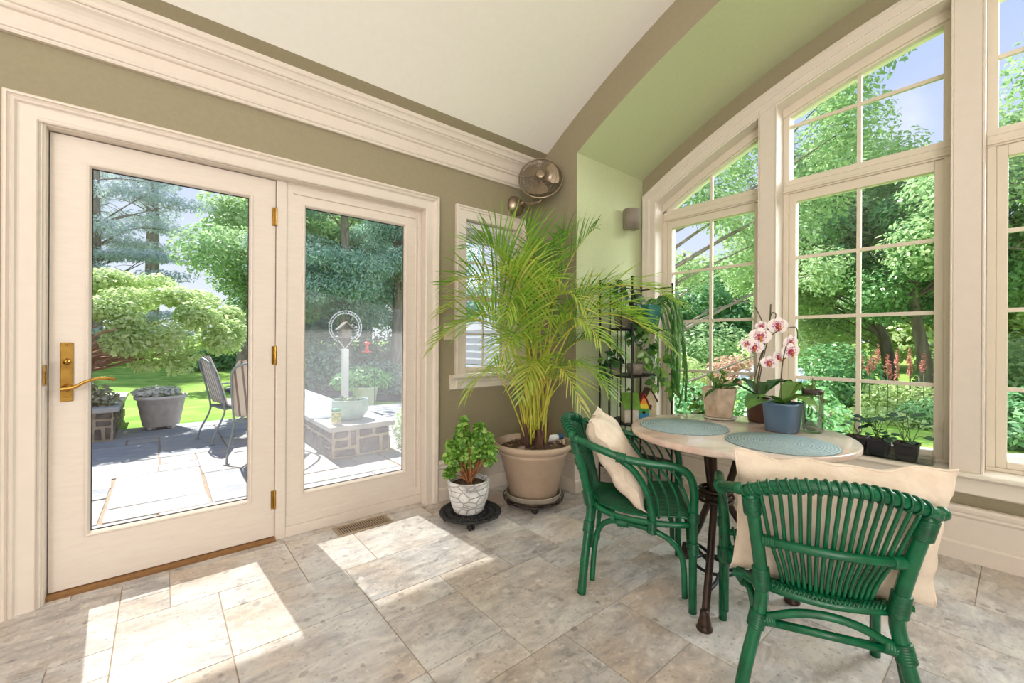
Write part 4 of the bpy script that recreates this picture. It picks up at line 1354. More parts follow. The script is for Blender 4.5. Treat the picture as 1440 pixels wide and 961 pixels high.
# birdhouses on the lower shelf
def paint(name, c, c2=None): return mat(name, c, .55, col2=c2, scale=20)
def birdhouse(name, label, loc, rz, w_, d_, hw, hp, wallm, roofm, over=.012, hole=True):
    t = thing(name, label, 'birdhouse', loc, rz)
    mb = MB(); mb.prism([(-w_ / 2, 0), (w_ / 2, 0), (w_ / 2, hw), (0, hp), (-w_ / 2, hw)], lambda p, q, a: (p, a, q), -d_ / 2, d_ / 2)
    body = mb.build('body', wallm, t, bevel=.002)
    sl = math.atan2(hp - hw, w_ / 2)
    ex = .014
    for s in (-1, 1):
        a = Vector((0, 0, hp + .004)); b = Vector((s * (w_ / 2 + ex * math.cos(sl)), 0, hw - ex * math.sin(sl) + .004))
        n = Vector((s * math.sin(sl), 0, math.cos(sl))) * .007
        vs = []
        for y in (-d_ / 2 - over, d_ / 2 + over):
            for p in (a, b, b + n, a + n): vs.append((p.x, y, p.z))
        mb = MB(); mb.add(vs, [(0, 1, 2, 3), (7, 6, 5, 4), (0, 4, 5, 1), (1, 5, 6, 2), (2, 6, 7, 3), (3, 7, 4, 0)]); mb.build('roof', roofm, t)
    if hole:
        mb = MB(); mb.lathe([(0, .0015), (.013, .0015), (.013, 0)], 20, (0, -d_ / 2, hw * .72), Matrix.Rotation(PI / 2, 4, 'X')); mb.build('hole', M['dark_gap'], t)
        mb = MB(); mb.tube([(0, -d_ / 2 + .002, hw * .72 - .024), (0, -d_ / 2 - .022, hw * .72 - .024)], .003, 6); mb.build('perch', M['woody'], t)
    return t
SZ = .54 + .0075
def stripes():
    Mt = bpy.data.materials.new('rainbow_paint'); Mt.use_nodes = True
    tt = Mt.node_tree; p = tt.nodes['Principled BSDF']
    co = tt.nodes.new('ShaderNodeTexCoord'); sp = tt.nodes.new('ShaderNodeSeparateXYZ'); mr = tt.nodes.new('ShaderNodeMapRange')
    n = tt.nodes.new('ShaderNodeTexNoise'); n.inputs['Scale'].default_value = 30
    ad = tt.nodes.new('ShaderNodeMath'); ad.operation = 'MULTIPLY_ADD'; ad.inputs[1].default_value = .02
    tt.links.new(co.outputs['Object'], sp.inputs[0]); tt.links.new(co.outputs['Object'], n.inputs['Vector'])
    tt.links.new(n.outputs['Fac'], ad.inputs[0]); tt.links.new(sp.outputs[2], ad.inputs[2])
    mr.inputs['From Max'].default_value = .22
    tt.links.new(ad.outputs[0], mr.inputs['Value'])
    r = tt.nodes.new('ShaderNodeValToRGB'); r.color_ramp.interpolation = 'CONSTANT'
    cs_ = [(40, 60, 150), (40, 140, 190), (70, 160, 80), (240, 215, 60), (240, 150, 50), (214, 56, 40)]
    while len(r.color_ramp.elements) < 6: r.color_ramp.elements.new(.5)
    for i, c in enumerate(cs_):
        r.color_ramp.elements[i].position = i / 6; r.color_ramp.elements[i].color = srgb(c)
    tt.links.new(mr.outputs[0], r.inputs['Fac']); tt.links.new(r.outputs['Color'], p.inputs['Base Color'])
    return Mt
bh = birdhouse('birdhouse', 'white birdhouse with a green roof and tiny chimney on the third shelf', (2.742, 1.900, SZ), math.radians(52), .105, .105, .11, .215, paint('white_wash', (226, 216, 204), (206, 196, 180)), paint('green_paint', (104, 150, 42), (84, 128, 30)), hole=False)
mb = MB(); mb.box(.012, .036, -.012, .012, .17, .235); mb.build('chimney', paint('pale_paint', (226, 222, 214)), bh)
mb = MB(); mb.lathe([(.020, .235), (.0, .262)], 4, (.024, 0, 0)); mb.build('chimney_cap', paint('green_cap', (90, 132, 52)), bh)
birdhouse('birdhouse', 'narrow birdhouse painted in rainbow stripes on the third shelf', (2.862, 1.872, SZ), math.radians(-38), .085, .09, .10, .205, stripes(), paint('red_black_paint', (196, 52, 36), (60, 40, 40)))
birdhouse('birdhouse', 'cream birdhouse with a bark-brown roof and round dark hole on the third shelf', (2.975, 1.890, SZ), math.radians(-38), .10, .10, .145, .235, paint('cream_paint', (224, 212, 180), (204, 190, 156)), paint('bark_roof', (112, 84, 54), (78, 58, 40)))

# ------------------------------------------------------------------ on the table
T0 = TZ
M['mottled'] = mat('mottled_stone_pot', (172, 148, 126), .7, col2=(208, 188, 166), scale=16, detail=6, bump=.3)
t = thing('potted_succulent', 'small jade succulent in a tapered faceted stone pot on the table', 'potted plant', (2.365, 1.062, T0 + .001))
t.rotation_euler = (0, 0, .35)
mb = MB(); mb.lathe([(0, 0), (.075, 0), (.082, .004), (.088, .012), (.084, .013), (.076, .008), (0, .008)], 40); mb.build('saucer', mat('pale_saucer', (196, 194, 180), .4), t)
mb = MB(); mb.lathe([(0, .009), (.070, .009), (.074, .014), (.098, .168), (.090, .172), (.086, .150), (0, .148)], 6, smooth=False); mb.build('pot', M['mottled'], t, bevel=.004)
mb = MB(); lb = LB()
for i in range(7):
    a = i * 2.4; b = Vector((.02 * math.cos(a), .02 * math.sin(a), .148)); e = b + Vector((rnd.uniform(-.05, .05), rnd.uniform(-.05, .05), rnd.uniform(.03, .11)))
    mb.tube(cr([b, b.lerp(e, .5) + Vector((.005, 0, 0)), e], 4), .004, 6)
    for k in range(7):
        v = Vector(npr.normal(size=3)); v.z = abs(v.z) * .6 + .2
        lb.leaf(e - Vector((0, 0, .02 * rnd.random())), v, Vector((0, 0, 1)), .038, .020, fold=.5, droop=.1)
mb.build('stem', M['vine'], t); lb.build('leaves', M['mid_leaf'], t)

M['brown_pot'] = mat('brown_glazed_pot', (98, 66, 50), .25, col2=(70, 46, 36), scale=10)
M['blue_pot'] = mat('slate_blue_pot', (104, 128, 152), .35, col2=(92, 116, 140), scale=12)
M['petal'] = None
def petalmat():
    Mt = bpy.data.materials.new('orchid_petal'); Mt.use_nodes = True
    tt = Mt.node_tree; p = tt.nodes['Principled BSDF']; p.inputs['Roughness'].default_value = .5
    a = tt.nodes.new('ShaderNodeAttribute'); a.attribute_name = 'rnd'
    co = tt.nodes.new('ShaderNodeTexCoord'); n = tt.nodes.new('ShaderNodeTexNoise'); n.inputs['Scale'].default_value = 160
    tt.links.new(co.outputs['Object'], n.inputs['Vector'])
    ad = tt.nodes.new('ShaderNodeMath'); ad.operation = 'MULTIPLY_ADD'; ad.inputs[1].default_value = .5
    tt.links.new(n.outputs['Fac'], ad.inputs[0]); tt.links.new(a.outputs['Fac'], ad.inputs[2])
    r = tt.nodes.new('ShaderNodeValToRGB')
    r.color_ramp.elements[0].position = .72; r.color_ramp.elements[0].color = srgb(246, 236, 234)
    r.color_ramp.elements[1].position = .86; r.color_ramp.elements[1].color = srgb(168, 34, 96)
    tt.links.new(ad.outputs[0], r.inputs['Fac']); tt.links.new(r.outputs['Color'], p.inputs['Base Color'])
    return Mt
M['petal'] = petalmat()
M['lip'] = mat('orchid_lip', (160, 28, 70), .5, col2=(226, 150, 60), scale=120)
def orchid_flower(parent, c, face, sz, roll=0.0):
    f = Vector(face).normalized()
    upv = Vector((0, 0, 1)); sx = upv.cross(f).normalized(); upv = f.cross(sx)
    lb = LB()
    PET = ((0, .25), (.12, .55), (.30, .92), (.55, 1), (.8, .72), (.95, .3), (1, .02))
    for ang, ln, wd in ((90, .50, .42), (210, .48, .40), (330, .48, .40), (12, .56, .66), (168, .56, .66)):
        a = math.radians(ang) + roll
        d = sx * math.cos(a) + upv * math.sin(a) + f * .12
        o0 = len(lb.mb.f)
        lb.leaf(Vector(c), d, f, sz * ln, sz * wd, shape=PET, fold=-.12, droop=0, curl=.35, tone=0)
        cnt = len(lb.mb.f) - o0
        for k in range(cnt):
            seg = k // 2
            lb.val[o0 + k] = [.70, .63, .53, .42, .30, .2][min(seg, 5)]
    fl = lb.build('flower', M['petal'], parent)
    mb = MB()
    b = Vector(c) + f * .004
    mb.ball(b + f * sz * .05, sz * .075, 8)
    mb.tube(cr([b, b + f * sz * .12 - upv * sz * .06, b + f * sz * .14 - upv * sz * .18, b + f * sz * .05 - upv * sz * .25], 4), [sz * .05, sz * .06, sz * .06, sz * .06, sz * .06, sz * .055, sz * .05, sz * .05, sz * .045, sz * .04, sz * .03, sz * .02, sz * .012], 8)
    mb.build('lip', M['lip'], fl)
STRAP = ((0, .45), (.15, .75), (.4, 1), (.7, .95), (.9, .6), (1, .05))
OX, OY = 2.430, .885
t = thing('orchid', 'white and magenta spotted moth orchid in a dark brown pot', 'orchid', (OX, OY, T0 + .001))
round_pot(t, .048, .060, .125, M['brown_pot'], rim=.004)
tl_ = lambda u, v, d: at(u, v, d) - Vector((OX, OY, T0 + .001))
lb = LB()
for tip, L_, w_, up in ((tl_(1015, 530, 2.25), .33, .068, 1.0), (tl_(1040, 515, 2.4), .28, .056, 1.5), (tl_(1075, 520, 2.35), .22, .05, 1.7), (tl_(1130, 535, 2.3), .36, .062, 1.15), (tl_(1150, 535, 2.4), .34, .058, 1.3), (tl_(1040, 545, 2.0), .22, .06, .7)):
    d = Vector((tip.x, tip.y, 0)).normalized() + Vector((0, 0, up))
    lb.leaf((0, 0, .115), d, Vector((0, 0, 1)), L_, w_, shape=STRAP, droop=1.1, fold=.25, tone=rnd.uniform(.2, .9))
lb.build('leaves', M['dark_leaf'], t)
M['spike'] = mat('orchid_spike', (74, 70, 44), .5)
mb = MB()
sp1 = cr([(0, 0, .12), tl_(1064, 545, 2.24), tl_(1074, 490, 2.22), tl_(1082, 455, 2.22), tl_(1084, 428, 2.22)], 7)
mb.tube(sp1, .0035, 6)
mb.build('stake', M['spike'], t)
mb = MB()
for pts in ([(0.01, 0, .12), tl_(1060, 540, 2.2), tl_(1070, 500, 2.18), tl_(1076, 470, 2.17), tl_(1070, 448, 2.17), tl_(1062, 432, 2.18)],
            [(0, .01, .12), tl_(1067, 540, 2.22), tl_(1078, 485, 2.18), tl_(1090, 468, 2.16), tl_(1110, 461, 2.15), tl_(1120, 462, 2.15), tl_(1121, 478, 2.15), tl_(1115, 495, 2.14), tl_(1100, 507, 2.14), tl_(1088, 514, 2.14)],
            [tl_(1082, 450, 2.2), tl_(1086, 440, 2.2), tl_(1091, 442, 2.2), tl_(1090, 450, 2.19)]):
    mb.tube(cr(pts, 5), .0026, 6)
mb.build('flower_spike', M['spike'], t)
for (u, v, d, s, dx) in ((1094, 459, 2.14, .112, 0), (1069, 474, 2.13, .112, -.25), (1061, 489, 2.14, .095, -.3), (1050, 484, 2.15, .07, -.9), (1071, 459, 2.17, .065, -.8), (1112, 483, 2.12, .10, .3), (1112, 495, 2.10, .105, .1), (1094, 503, 2.11, .09, .5), (1082, 511, 2.11, .085, -.5)):
    orchid_flower(t, tl_(u, v, d),  Vector((-.64, -.77, -.1)) + Vector((.769, -.639, 0)) * dx, s * .88, rnd.uniform(-.2, .2))
BX, BY = 2.262, .722
t = thing('potted_orchid', 'flowerless strap-leaved orchid in a rounded square slate-blue pot', 'potted plant', (BX, BY, T0 + .001))
mb = MB()
sq = lambda a, z: 1 / (abs(math.cos(a)) ** 5 + abs(math.sin(a)) ** 5) ** (1 / 5)
mb.lathe([(0, 0), (.058, 0), (.062, .003), (.071, .124), (.075, .126), (.076, .134), (.070, .136), (.066, .118), (0, .116)], 64, fn=sq); mb.build('pot', M['blue_pot'], t)
tl2 = lambda u, v, d: at(u, v, d) - Vector((BX, BY, T0 + .001))
lb = LB()
for tip, L_, w_, up, dr in ((tl2(1047, 572, 1.9), .24, .074, .40, .5), (tl2(1130, 560, 1.9), .20, .072, 1.1, 1.2), (tl2(1140, 545, 2.1), .32, .068, 1.25, 1.1), (tl2(1130, 520, 2.2), .30, .062, 1.5, 1.1), (tl2(1060, 560, 1.95), .15, .06, .9, .6), (tl2(1150, 575, 2.0), .24, .064, .8, .9)):
    d = Vector((tip.x, tip.y, 0)).normalized() + Vector((0, 0, up))
    lb.leaf((0, 0, .118), d, Vector((0, 0, 1)), L_, w_, shape=STRAP, droop=dr, fold=.25, tone=rnd.uniform(.3, 1))
lb.build('leaves', leafmat('orchid_leaf', [(34, 74, 34), (58, 106, 44), (92, 138, 56), (120, 158, 76)], .2, .2, .1), t)
mb = MB(); mb.tube(cr([(0, .0, .118), (.01, .01, .22), (.005, .0, .33), (.012, -.01, .40)], 5), .0025, 6); mb.build('flower_stem', M['spike'], t)

t = thing('glass_jar', 'tall clear glass jar with a water-rooting sprig at the table edge', 'jar', (2.352, .625, T0 + .001))
M['clear'] = glassmat('clear_glass', (.95, .98, .96, 1), .8)
mb = MB()
mb.lathe([(0, 0), (.040, 0), (.042, .004), (.042, .185), (.040, .192), (.037, .192), (.038, .185), (.038, .012), (0, .010)], 40, fn=lambda a, z: 1 / (abs(math.cos(a)) ** 4 + abs(math.sin(a)) ** 4) ** .25 * .93); mb.build('glass', M['clear'], t)
mb = MB(); mb.lathe([(.037, .176), (.043, .178), (.044, .197), (.036, .199), (.022, .197), (.020, .186)], 32); mb.build('dark_collar', mat('dark_jar_collar', (58, 44, 38), .4), t)
mb = MB(); mb.tube(cr([(.0, .0, .25), (.0, .0, .18), (-.01, .0, .10), (-.02, .01, .07)], 5), .003, 6); mb.tube(cr([(.01, -.01, .24), (-.01, .01, .13), (.0, .02, .08)], 5), .0028, 6); mb.build('sprig', M['vine'], t)

# ------------------------------------------------------------------ on the window sill
SILL = .471
t = thing('acrylic_tray', 'long clear acrylic riser tray on the window sill', 'tray', (3.365, .515, SILL))
mb = MB(); mb.box(-.065, .065, -.20, .20, 0, .006); mb.box(-.065, -.060, -.20, .20, .006, .035); mb.box(.060, .065, -.20, .20, .006, .035)
mb.box(-.060, .060, -.20, -.195, .006, .035); mb.box(-.060, .060, .195, .20, .006, .035); mb.build('tray', M['clear'], t)
M['blackpot'] = mat('black_nursery_pot', (34, 33, 36), .5)
M['scallop'] = leafmat('blue_green_leaf', [(30, 64, 52), (52, 90, 70), (84, 122, 92), (108, 150, 96)], .25, .35, .08)
def nursery(label, y, n, seed, hgt, spread):
    R = random.Random(seed)
    t = thing('seedling_pot', label, 'potted plant', (3.362, y, SILL + .007), 0, 'black nursery pots on the sill')
    mb = MB()
    vs = []
    for s, z in ((.042, 0), (.052, .080), (.056, .080), (.056, .096), (.050, .096), (.048, .080)):
        vs += [(-s, -s, z), (s, -s, z), (s, s, z), (-s, s, z)]
    fs = [(3, 2, 1, 0)]
    for i in range(5): fs += [(4 * i + k, 4 * i + (k + 1) % 4, 4 * i + 4 + (k + 1) % 4, 4 * i + 4 + k) for k in range(4)]
    fs.append((20, 21, 22, 23)); mb.add(vs, fs); mb.build('pot', M['blackpot'], t, bevel=.002)
    mb = MB()
    for _ in range(30): mb.ball((R.uniform(-.045, .045), R.uniform(-.045, .045), .086), R.uniform(.006, .011), 6)
    mb.build('soil', M['soil'], t)
    mb = MB(); lb = LB()
    for i in range(n):
        b = Vector((R.uniform(-.02, .02), R.uniform(-.02, .02), .085))
        e = Vector((R.uniform(-.09, .03), R.uniform(-spread, spread), R.uniform(.10, hgt)))
        mb.tube(cr([b, b.lerp(e, .5) + Vector((0, 0, .03)), e], 4), .0018, 5)
        a = R.uniform(0, 2 * PI)
        lb.leaf(e - Vector((math.cos(a), math.sin(a), 0)) * .02, (math.cos(a), math.sin(a), R.uniform(-.1, .25)), (-.2, 0, 1), R.uniform(.04, .058), R.uniform(.044, .06), shape=((0, .5), (.15, .95), (.45, 1), (.8, .8), (1, .35)), fold=.25, droop=.3)
    mb.build('stem', M['vine'], t); lb.build('leaves', M['scallop'], t)
nursery('black square pot with round-leaved seedlings, the one by the sash lock', .428, 13, 2, .27, .13)
nursery('black square pot with round-leaved seedlings, middle of the acrylic tray', .552, 14, 5, .25, .10)
nursery('black square pot of round-leaved seedlings half hidden by the marble table edge', .662, 9, 9, .24, .08)
t = thing('potted_herb', 'small grey pot with a leafy herb on the sill behind the faceted pot', 'potted plant', (3.365, 1.668, SILL))
round_pot(t, .045, .058, .11, M['grey_pot'])
leafy(t, [((0, 0, .19), .06), ((.0, -.03, .14), .05), ((0, .03, .25), .04)], 12, .05, M['mid_leaf'], root=(0, 0, .09))
t = thing('potted_sprout', 'tiny terracotta pot with sprouts beside the grey herb pot on the sill', 'potted plant', (3.365, 1.49, SILL))
round_pot(t, .035, .045, .08, mat('terracotta', (178, 110, 80), .8, col2=(156, 92, 66), scale=20))
leafy(t, [((0, 0, .15), .05), ((.0, -.03, .20), .04)], 12, .04, M['mid_leaf'], root=(0, 0, .07))

# ------------------------------------------------------------------ wall-mounted things
M['nickel'] = mat('brushed_nickel', (176, 158, 136), .32, .85, col2=(160, 142, 122), scale=30)
M['mesh'] = mat('fan_wire', (150, 134, 114), .4, .7)
fc = Vector((2.300, 2.425, 2.440))
fd = Vector((-.66, -.66, .22)).normalized()
fan = thing('wall_fan', 'small brushed-nickel caged fan on a swan-neck wall bracket', 'fan', (2.262, 2.69, 2.275))
FO = Vector(fan.location)
fx_ = Vector((0, 0, 1)).cross(fd).normalized(); fy_ = fd.cross(fx_)
FM = Matrix((fx_, fy_, fd)).transposed().to_4x4()
Lc = fc - FO
mb = MB(); mb.lathe([(.082, 0), (.083, .004), (.074, .022), (.050, .046), (.022, .058), (0, .060)], 36, (0, 0, 0), Matrix.Rotation(PI / 2, 4, 'X')); mb.build('wall_plate', M['nickel'], fan)
mb = MB()
nb = Lc - fd * .055 - fy_ * .115
arm_ = cr([(0, -.055, 0), (.006, -.09, .010), (.014, -.14, -.012), (.026, -.185, -.018), nb + Vector((0, 0, -.045)), nb], 7)
mb.tube(arm_, .011, 10); mb.ball((.006, -.085, .008), .018); mb.ball(nb, .020); mb.build('bracket_arm', M['nickel'], fan)
mb = MB(); mb.lathe([(0, -.135), (.030, -.130), (.050, -.112), (.058, -.085), (.056, -.055), (.044, -.040), (.020, -.034), (0, -.034)], 28, Lc, FM); 
mb.tube([nb, Lc - fd * .085], .014, 10); mb.build('motor', M['nickel'], fan)
FR_ = .172
mb = MB()
P3 = lambda r, a, z: Lc + fx_ * (r * math.cos(a)) + fy_ * (r * math.sin(a)) + fd * z
mb.tube([P3(FR_, 2 * PI * i / 64, 0) for i in range(64)], .0065, 8, True)
mb.build('cage_ring', M['nickel'], fan)
for nm, sg, dep in (('front_grille', 1, .055), ('rear_grille', -1, .05)):
    mb = MB()
    prof = lambda r: sg * dep * math.sqrt(max(0, 1 - (r / FR_) ** 2.6))
    for i in range(56):
        a = 2 * PI * i / 56
        mb.tube([P3(r, a + .5 * (1 - r / FR_), prof(r)) for r in (.035, .07, .11, .145, FR_)], .0013, 4)
    for r in (.035, .065, .095, .125, .152):
        mb.tube([P3(r, 2 * PI * i / 40, prof(r)) for i in range(40)], .0016, 4, True)
    mb.build(nm, M['mesh'], fan)
mb = MB(); mb.lathe([(0, .052), (.034, .052), (.036, .056), (.030, .060), (0, .062)], 24, Lc, FM); mb.build('grille_badge', M['nickel'], fan)
M['blade'] = mat('fan_blade', (168, 150, 128), .3, .7)
for i in range(3):
    a0 = 2 * PI * i / 3 + .35
    rows = []
    for j in range(7):
        r = .028 + .118 * j / 6
        wd = .35 + .55 * math.sin(PI * (j / 6) ** .8 * .75)
        rows.append([P3(r, a0 + (k / 5 - .5) * 2 * wd * .75, (k / 5 - .5) * .042) for k in range(6)])
    mb = MB(); mb.grid(rows); mb.build('blade', M['blade'], fan)
mb = MB(); mb.lathe([(0, -.034), (.030, -.034), (.030, .012), (.022, .022), (0, .024)], 20, Lc, FM); mb.build('hub', M['mesh'], fan)

t = thing('speaker', 'small grey curved-front speaker on the sage bay return', 'speaker', (3.100, YR, 2.195))
M['grille'] = mat('speaker_grille', (146, 134, 122), .8, col2=(134, 122, 112), scale=200)
M['speaker_body'] = mat('speaker_body', (150, 140, 128), .45)
ca, sa = math.cos(math.radians(-20)), math.sin(math.radians(-20))
rot2 = lambda x, y: (x * ca - y * sa, x * sa + y * ca)
fr_ = [(.068 * math.cos(PI + PI * i / 20), -.062 + .050 * math.sin(PI + PI * i / 20)) for i in range(21)]
mb = MB(); mb.prism(fr_, lambda p, q, z: (*rot2(p, q - .02), z), -.082, .082, True); mb.build('grille', M['grille'], t)
mb = MB(); mb.prism([(-.070, -.062), (.070, -.062), (.058, -.012), (-.058, -.012)], lambda p, q, z: (*rot2(p, q - .02), z), -.084, .084); mb.build('cabinet', M['speaker_body'], t, bevel=.003)
mb = MB(); mb.box(-.02, .02, -.04, 0, -.03, .03); mb.build('wall_bracket', M['speaker_body'], t)

M['register'] = mat('register_paint', (178, 158, 136), .4, .2, col2=(168, 148, 126), scale=10)
t = thing('floor_register', 'beige slotted floor vent register in front of the side panel', 'vent', (.980, 2.618, 0))
mb = MB()
mb.box(-.168, .168, -.072, -.052, 0, .006); mb.box(-.168, .168, .052, .072, 0, .006); mb.box(-.168, -.148, -.052, .052, 0, .006); mb.box(.148, .168, -.052, .052, 0, .006)
mb.build('frame', M['register'], t, bevel=.002)
mb = MB(); mb.box(-.148, .148, -.052, .052, .0003, .0008); mb.build('duct_opening', M['dark_gap'], t)
mb = MB()
for i in range(21):
    x = -.141 + .0141 * i
    mb.box(x - .0035, x + .0035, -.052, .052, .001, .0052)
mb.box(-.148, .148, -.002, .002, .001, .0045)
mb.build('louvers', M['register'], t)
t = thing('switch_plate', 'pale light-switch plate on the wall beside the small window', 'switch', (1.628, YW, 1.222))
M['plate'] = mat('switch_plate_plastic', (214, 200, 176), .4)
mb = MB(); mb.box(-.042, .042, -.007, 0, -.060, .060); mb.build('plate', M['plate'], t, bevel=.003)
mb = MB(); mb.box(-.016, .016, -.011, -.006, -.033, .033); mb.build('rocker', M['plate'], t, bevel=.002)

# ------------------------------------------------------------------ outdoors
def smooth01(t): t = max(0, min(1, t)); return t * t * (3 - 2 * t)
def gz(x, y):
    """ground height: level by the patio, falling towards the bay side"""
    z = -.09 - .24 * smooth01((x - 2.6) / 2.2)
    return z + .035 * max(0, math.hypot(x, y) - 16) * (1 if y > 6 else .6)
M['lawn'] = mat('lawn_grass', (124, 164, 72), .95, col2=(166, 194, 100), scale=2.2, detail=9, bump=.9, bscale=60, spec=.1)
mb = MB()
xs = [-26 + 1.5 * i for i in range(58)]
ys = [-14 + 1.5 * i for i in range(46)]
hole = lambda x, y: -5.2 < x < 3.5 and y < 2.9
rows = [[(x, y, gz(x, y)) for x in xs] for y in ys]
vs = [p for r in rows for p in r]
nx_ = len(xs)
fs = []
for j in range(len(ys) - 1):
    for i in range(nx_ - 1):
        if xs[i] >= -6 and xs[i + 1] <= 4.0 and ys[j + 1] <= 3.5: continue
        fs.append((j * nx_ + i, j * nx_ + i + 1, (j + 1) * nx_ + i + 1, (j + 1) * nx_ + i))
mb.add(vs, fs, True)
struct('ground_lawn', mb, M['lawn'])
mb = MB(); mb.box(-6, 3.4, -6, 2.9, -.6, -.35); struct('ground_foundation', mb, M['flag_joint'])
tiled('ground_patio', -6.0, 2.95, .30, 32, 15, [(2, 2), (3, 2), (4, 2), (2, 1), (3, 3), (2, 3), (3, 1)], 23, (), -.06, .0075, M['flag'], M['flag_joint'], .008, .012)
mb = MB(); mb.box(-6.0, 3.6, 7.35, 7.75, -.2, -.055); struct('ground_patio_edge', mb, M['flag'], bevel=.01)

# ---- masonry
M['stone_dark'] = mat('fieldstone', (96, 84, 84), .9, col2=(140, 126, 120), scale=7, detail=6, bump=.8, bscale=18)
M['mortar'] = mat('pale_mortar', (206, 190, 170), .95, col2=(188, 172, 152), scale=14, bump=.4)
M['bluestone'] = mat('bluestone_cap', (186, 186, 190), .7, col2=(200, 196, 194), scale=5)
def stone_box(root, x0, x1, y0, y1, z0, z1, seed, name='stonework'):
    mb = MB(); mb.box(x0, x1, y0, y1, z0, z1); o = mb.build('mortar', M['mortar'], root)
    R = random.Random(seed)
    mb = MB()
    def face(a0, a1, f):
        n, m_ = max(2, int((a1 - a0) / .085)), max(2, int((z1 - z0) / .075))
        ua, uz = (a1 - a0) / n, (z1 - z0) / m_
        for (i, j, a, b) in pack(n, m_, [(3, 2), (2, 2), (3, 1), (2, 1), (4, 2), (1, 2)], R.randint(0, 999)):
            g = .014
            q = [(a0 + i * ua + g, z0 + j * uz + g), (a0 + (i + a) * ua - g, z0 + j * uz + g), (a0 + (i + a) * ua - g, z0 + (j + b) * uz - g), (a0 + i * ua + g, z0 + (j + b) * uz - g)]
            q = [(p + R.uniform(-.008, .008), r + R.uniform(-.008, .008)) for p, r in q]
            h = R.uniform(.012, .026)
            k = .85
            ca_, cz_ = sum(p for p, _ in q) / 4, sum(r for _, r in q) / 4
            vs = [f(p, r, -.01) for p, r in q] + [f(ca_ + (p - ca_) * k, cz_ + (r - cz_) * k, h) for p, r in q]
            mb.add(vs, [(0, 1, 5, 4), (1, 2, 6, 5), (2, 3, 7, 6), (3, 0, 4, 7), (4, 5, 6, 7)])
    face(x0, x1, lambda a, z, h: (a, y0 - h, z))
    face(y0, y1, lambda a, z, h: (x0 - h, a, z))
    face(y0, y1, lambda a, z, h: (x1 + h, a, z))
    mb.build(name, M['stone_dark'], root, bevel=.006, seg=1)
t = thing('stone_wall', 'low fieldstone sitting wall with a pale flagstone cap on the patio', 'stone wall', (1.655, 4.45, -.06))
stone_box(t, -.30, .30, .03, 4.75, 0, .285, 4)
mb = MB()
for i in range(6): mb.box(-.345, .345, -.03 + i * .80, -.03 + i * .80 + .794, .286, .338)
mb.build('capstone', M['bluestone'], t, bevel=.006)
CAP = -.06 + .339
t = thing('stone_planter', 'raised fieldstone planter box with a bluestone cap at the lawn edge', 'planter', (-.40, 6.95, -.06))
stone_box(t, -3.2, -.03, .03, 1.9, 0, .34, 9)
mb = MB(); mb.box(-3.25, .03, -.03, .27, .341, .395); mb.box(-.27, .03, .27, 1.93, .341, .395); mb.build('capstone', M['bluestone'], t, bevel=.008)
mb = MB(); mb.box(-3.2, -.28, .28, 1.88, .30, .36); mb.build('soil', M['soil'], t)

M['celadon'] = mat('celadon_glaze', (158, 190, 190), .25, col2=(186, 208, 204), scale=9)
t = thing('planter_bowl', 'round pale celadon glazed bowl with seedlings on the stone wall cap', 'bowl', (1.640, 4.80, CAP))
mb = MB(); mb.lathe([(0, 0), (.11, 0), (.125, .006), (.175, .06), (.195, .12), (.196, .165), (.190, .205), (.194, .212), (.192, .220), (.182, .220), (.180, .205), (.184, .165)], 48, fn=lambda a, z: 1 + .008 * math.sin(26 * a)); mb.build('bowl', M['celadon'], t)
mb = MB(); mb.lathe([(.182, .185), (0, .19)], 32); mb.build('soil', M['soil'], t)
leafy(t, [((.05, -.03, .205), .05), ((-.06, .02, .205), .05), ((.09, .04, .21), .04)], 14, .05, M['mid_leaf'], stems=False, up=1)
t = thing('citronella_jar', 'small yellow-labelled jar with a green lid beside the celadon bowl', 'jar', (1.415, 4.565, CAP))
mb = MB(); mb.lathe([(0, 0), (.042, 0), (.045, .004), (.045, .135), (.041, .142), (0, .142)], 32); mb.build('jar', mat('jar_wax', (226, 214, 190), .4), t)
mb = MB(); mb.lathe([(.0455, .03), (.0458, .032), (.0458, .122), (.0455, .124)], 32); mb.build('label_wrap', mat('yellow_label', (222, 208, 120), .6, col2=(150, 178, 110), scale=26, lo=.45, hi=.55), t)
mb = MB(); mb.lathe([(.046, .138), (.047, .140), (.047, .160), (.044, .164), (0, .165)], 32); mb.build('lid', mat('green_lid', (62, 150, 110), .4), t)
for lab, x, y, r in (('round grey trivet lying on the near end of the wall cap', 1.42, 5.10, .14), ('round grey trivet lying on the far part of the wall cap', 1.60, 7.9, .30)):
    mb = MB(); mb.lathe([(0, 0), (r, 0), (r + .004, .004), (r, .010), (0, .012)], 48); o = mb.build('trivet', mat('grey_slate', (148, 152, 158), .8, col2=(130, 136, 144), scale=12), loc=(x, y, CAP)); tag(o, lab, 'trivet')
t = thing('blue_bowl', 'small pale-blue bowl far along the wall cap by the trivet', 'bowl', (1.52, 8.35, CAP))
mb = MB(); mb.lathe([(0, 0), (.09, 0), (.15, .08), (.165, .15), (.158, .152), (.14, .08), (0, .02)], 32); mb.build('bowl', mat('pale_blue_glaze', (150, 194, 212), .3), t)

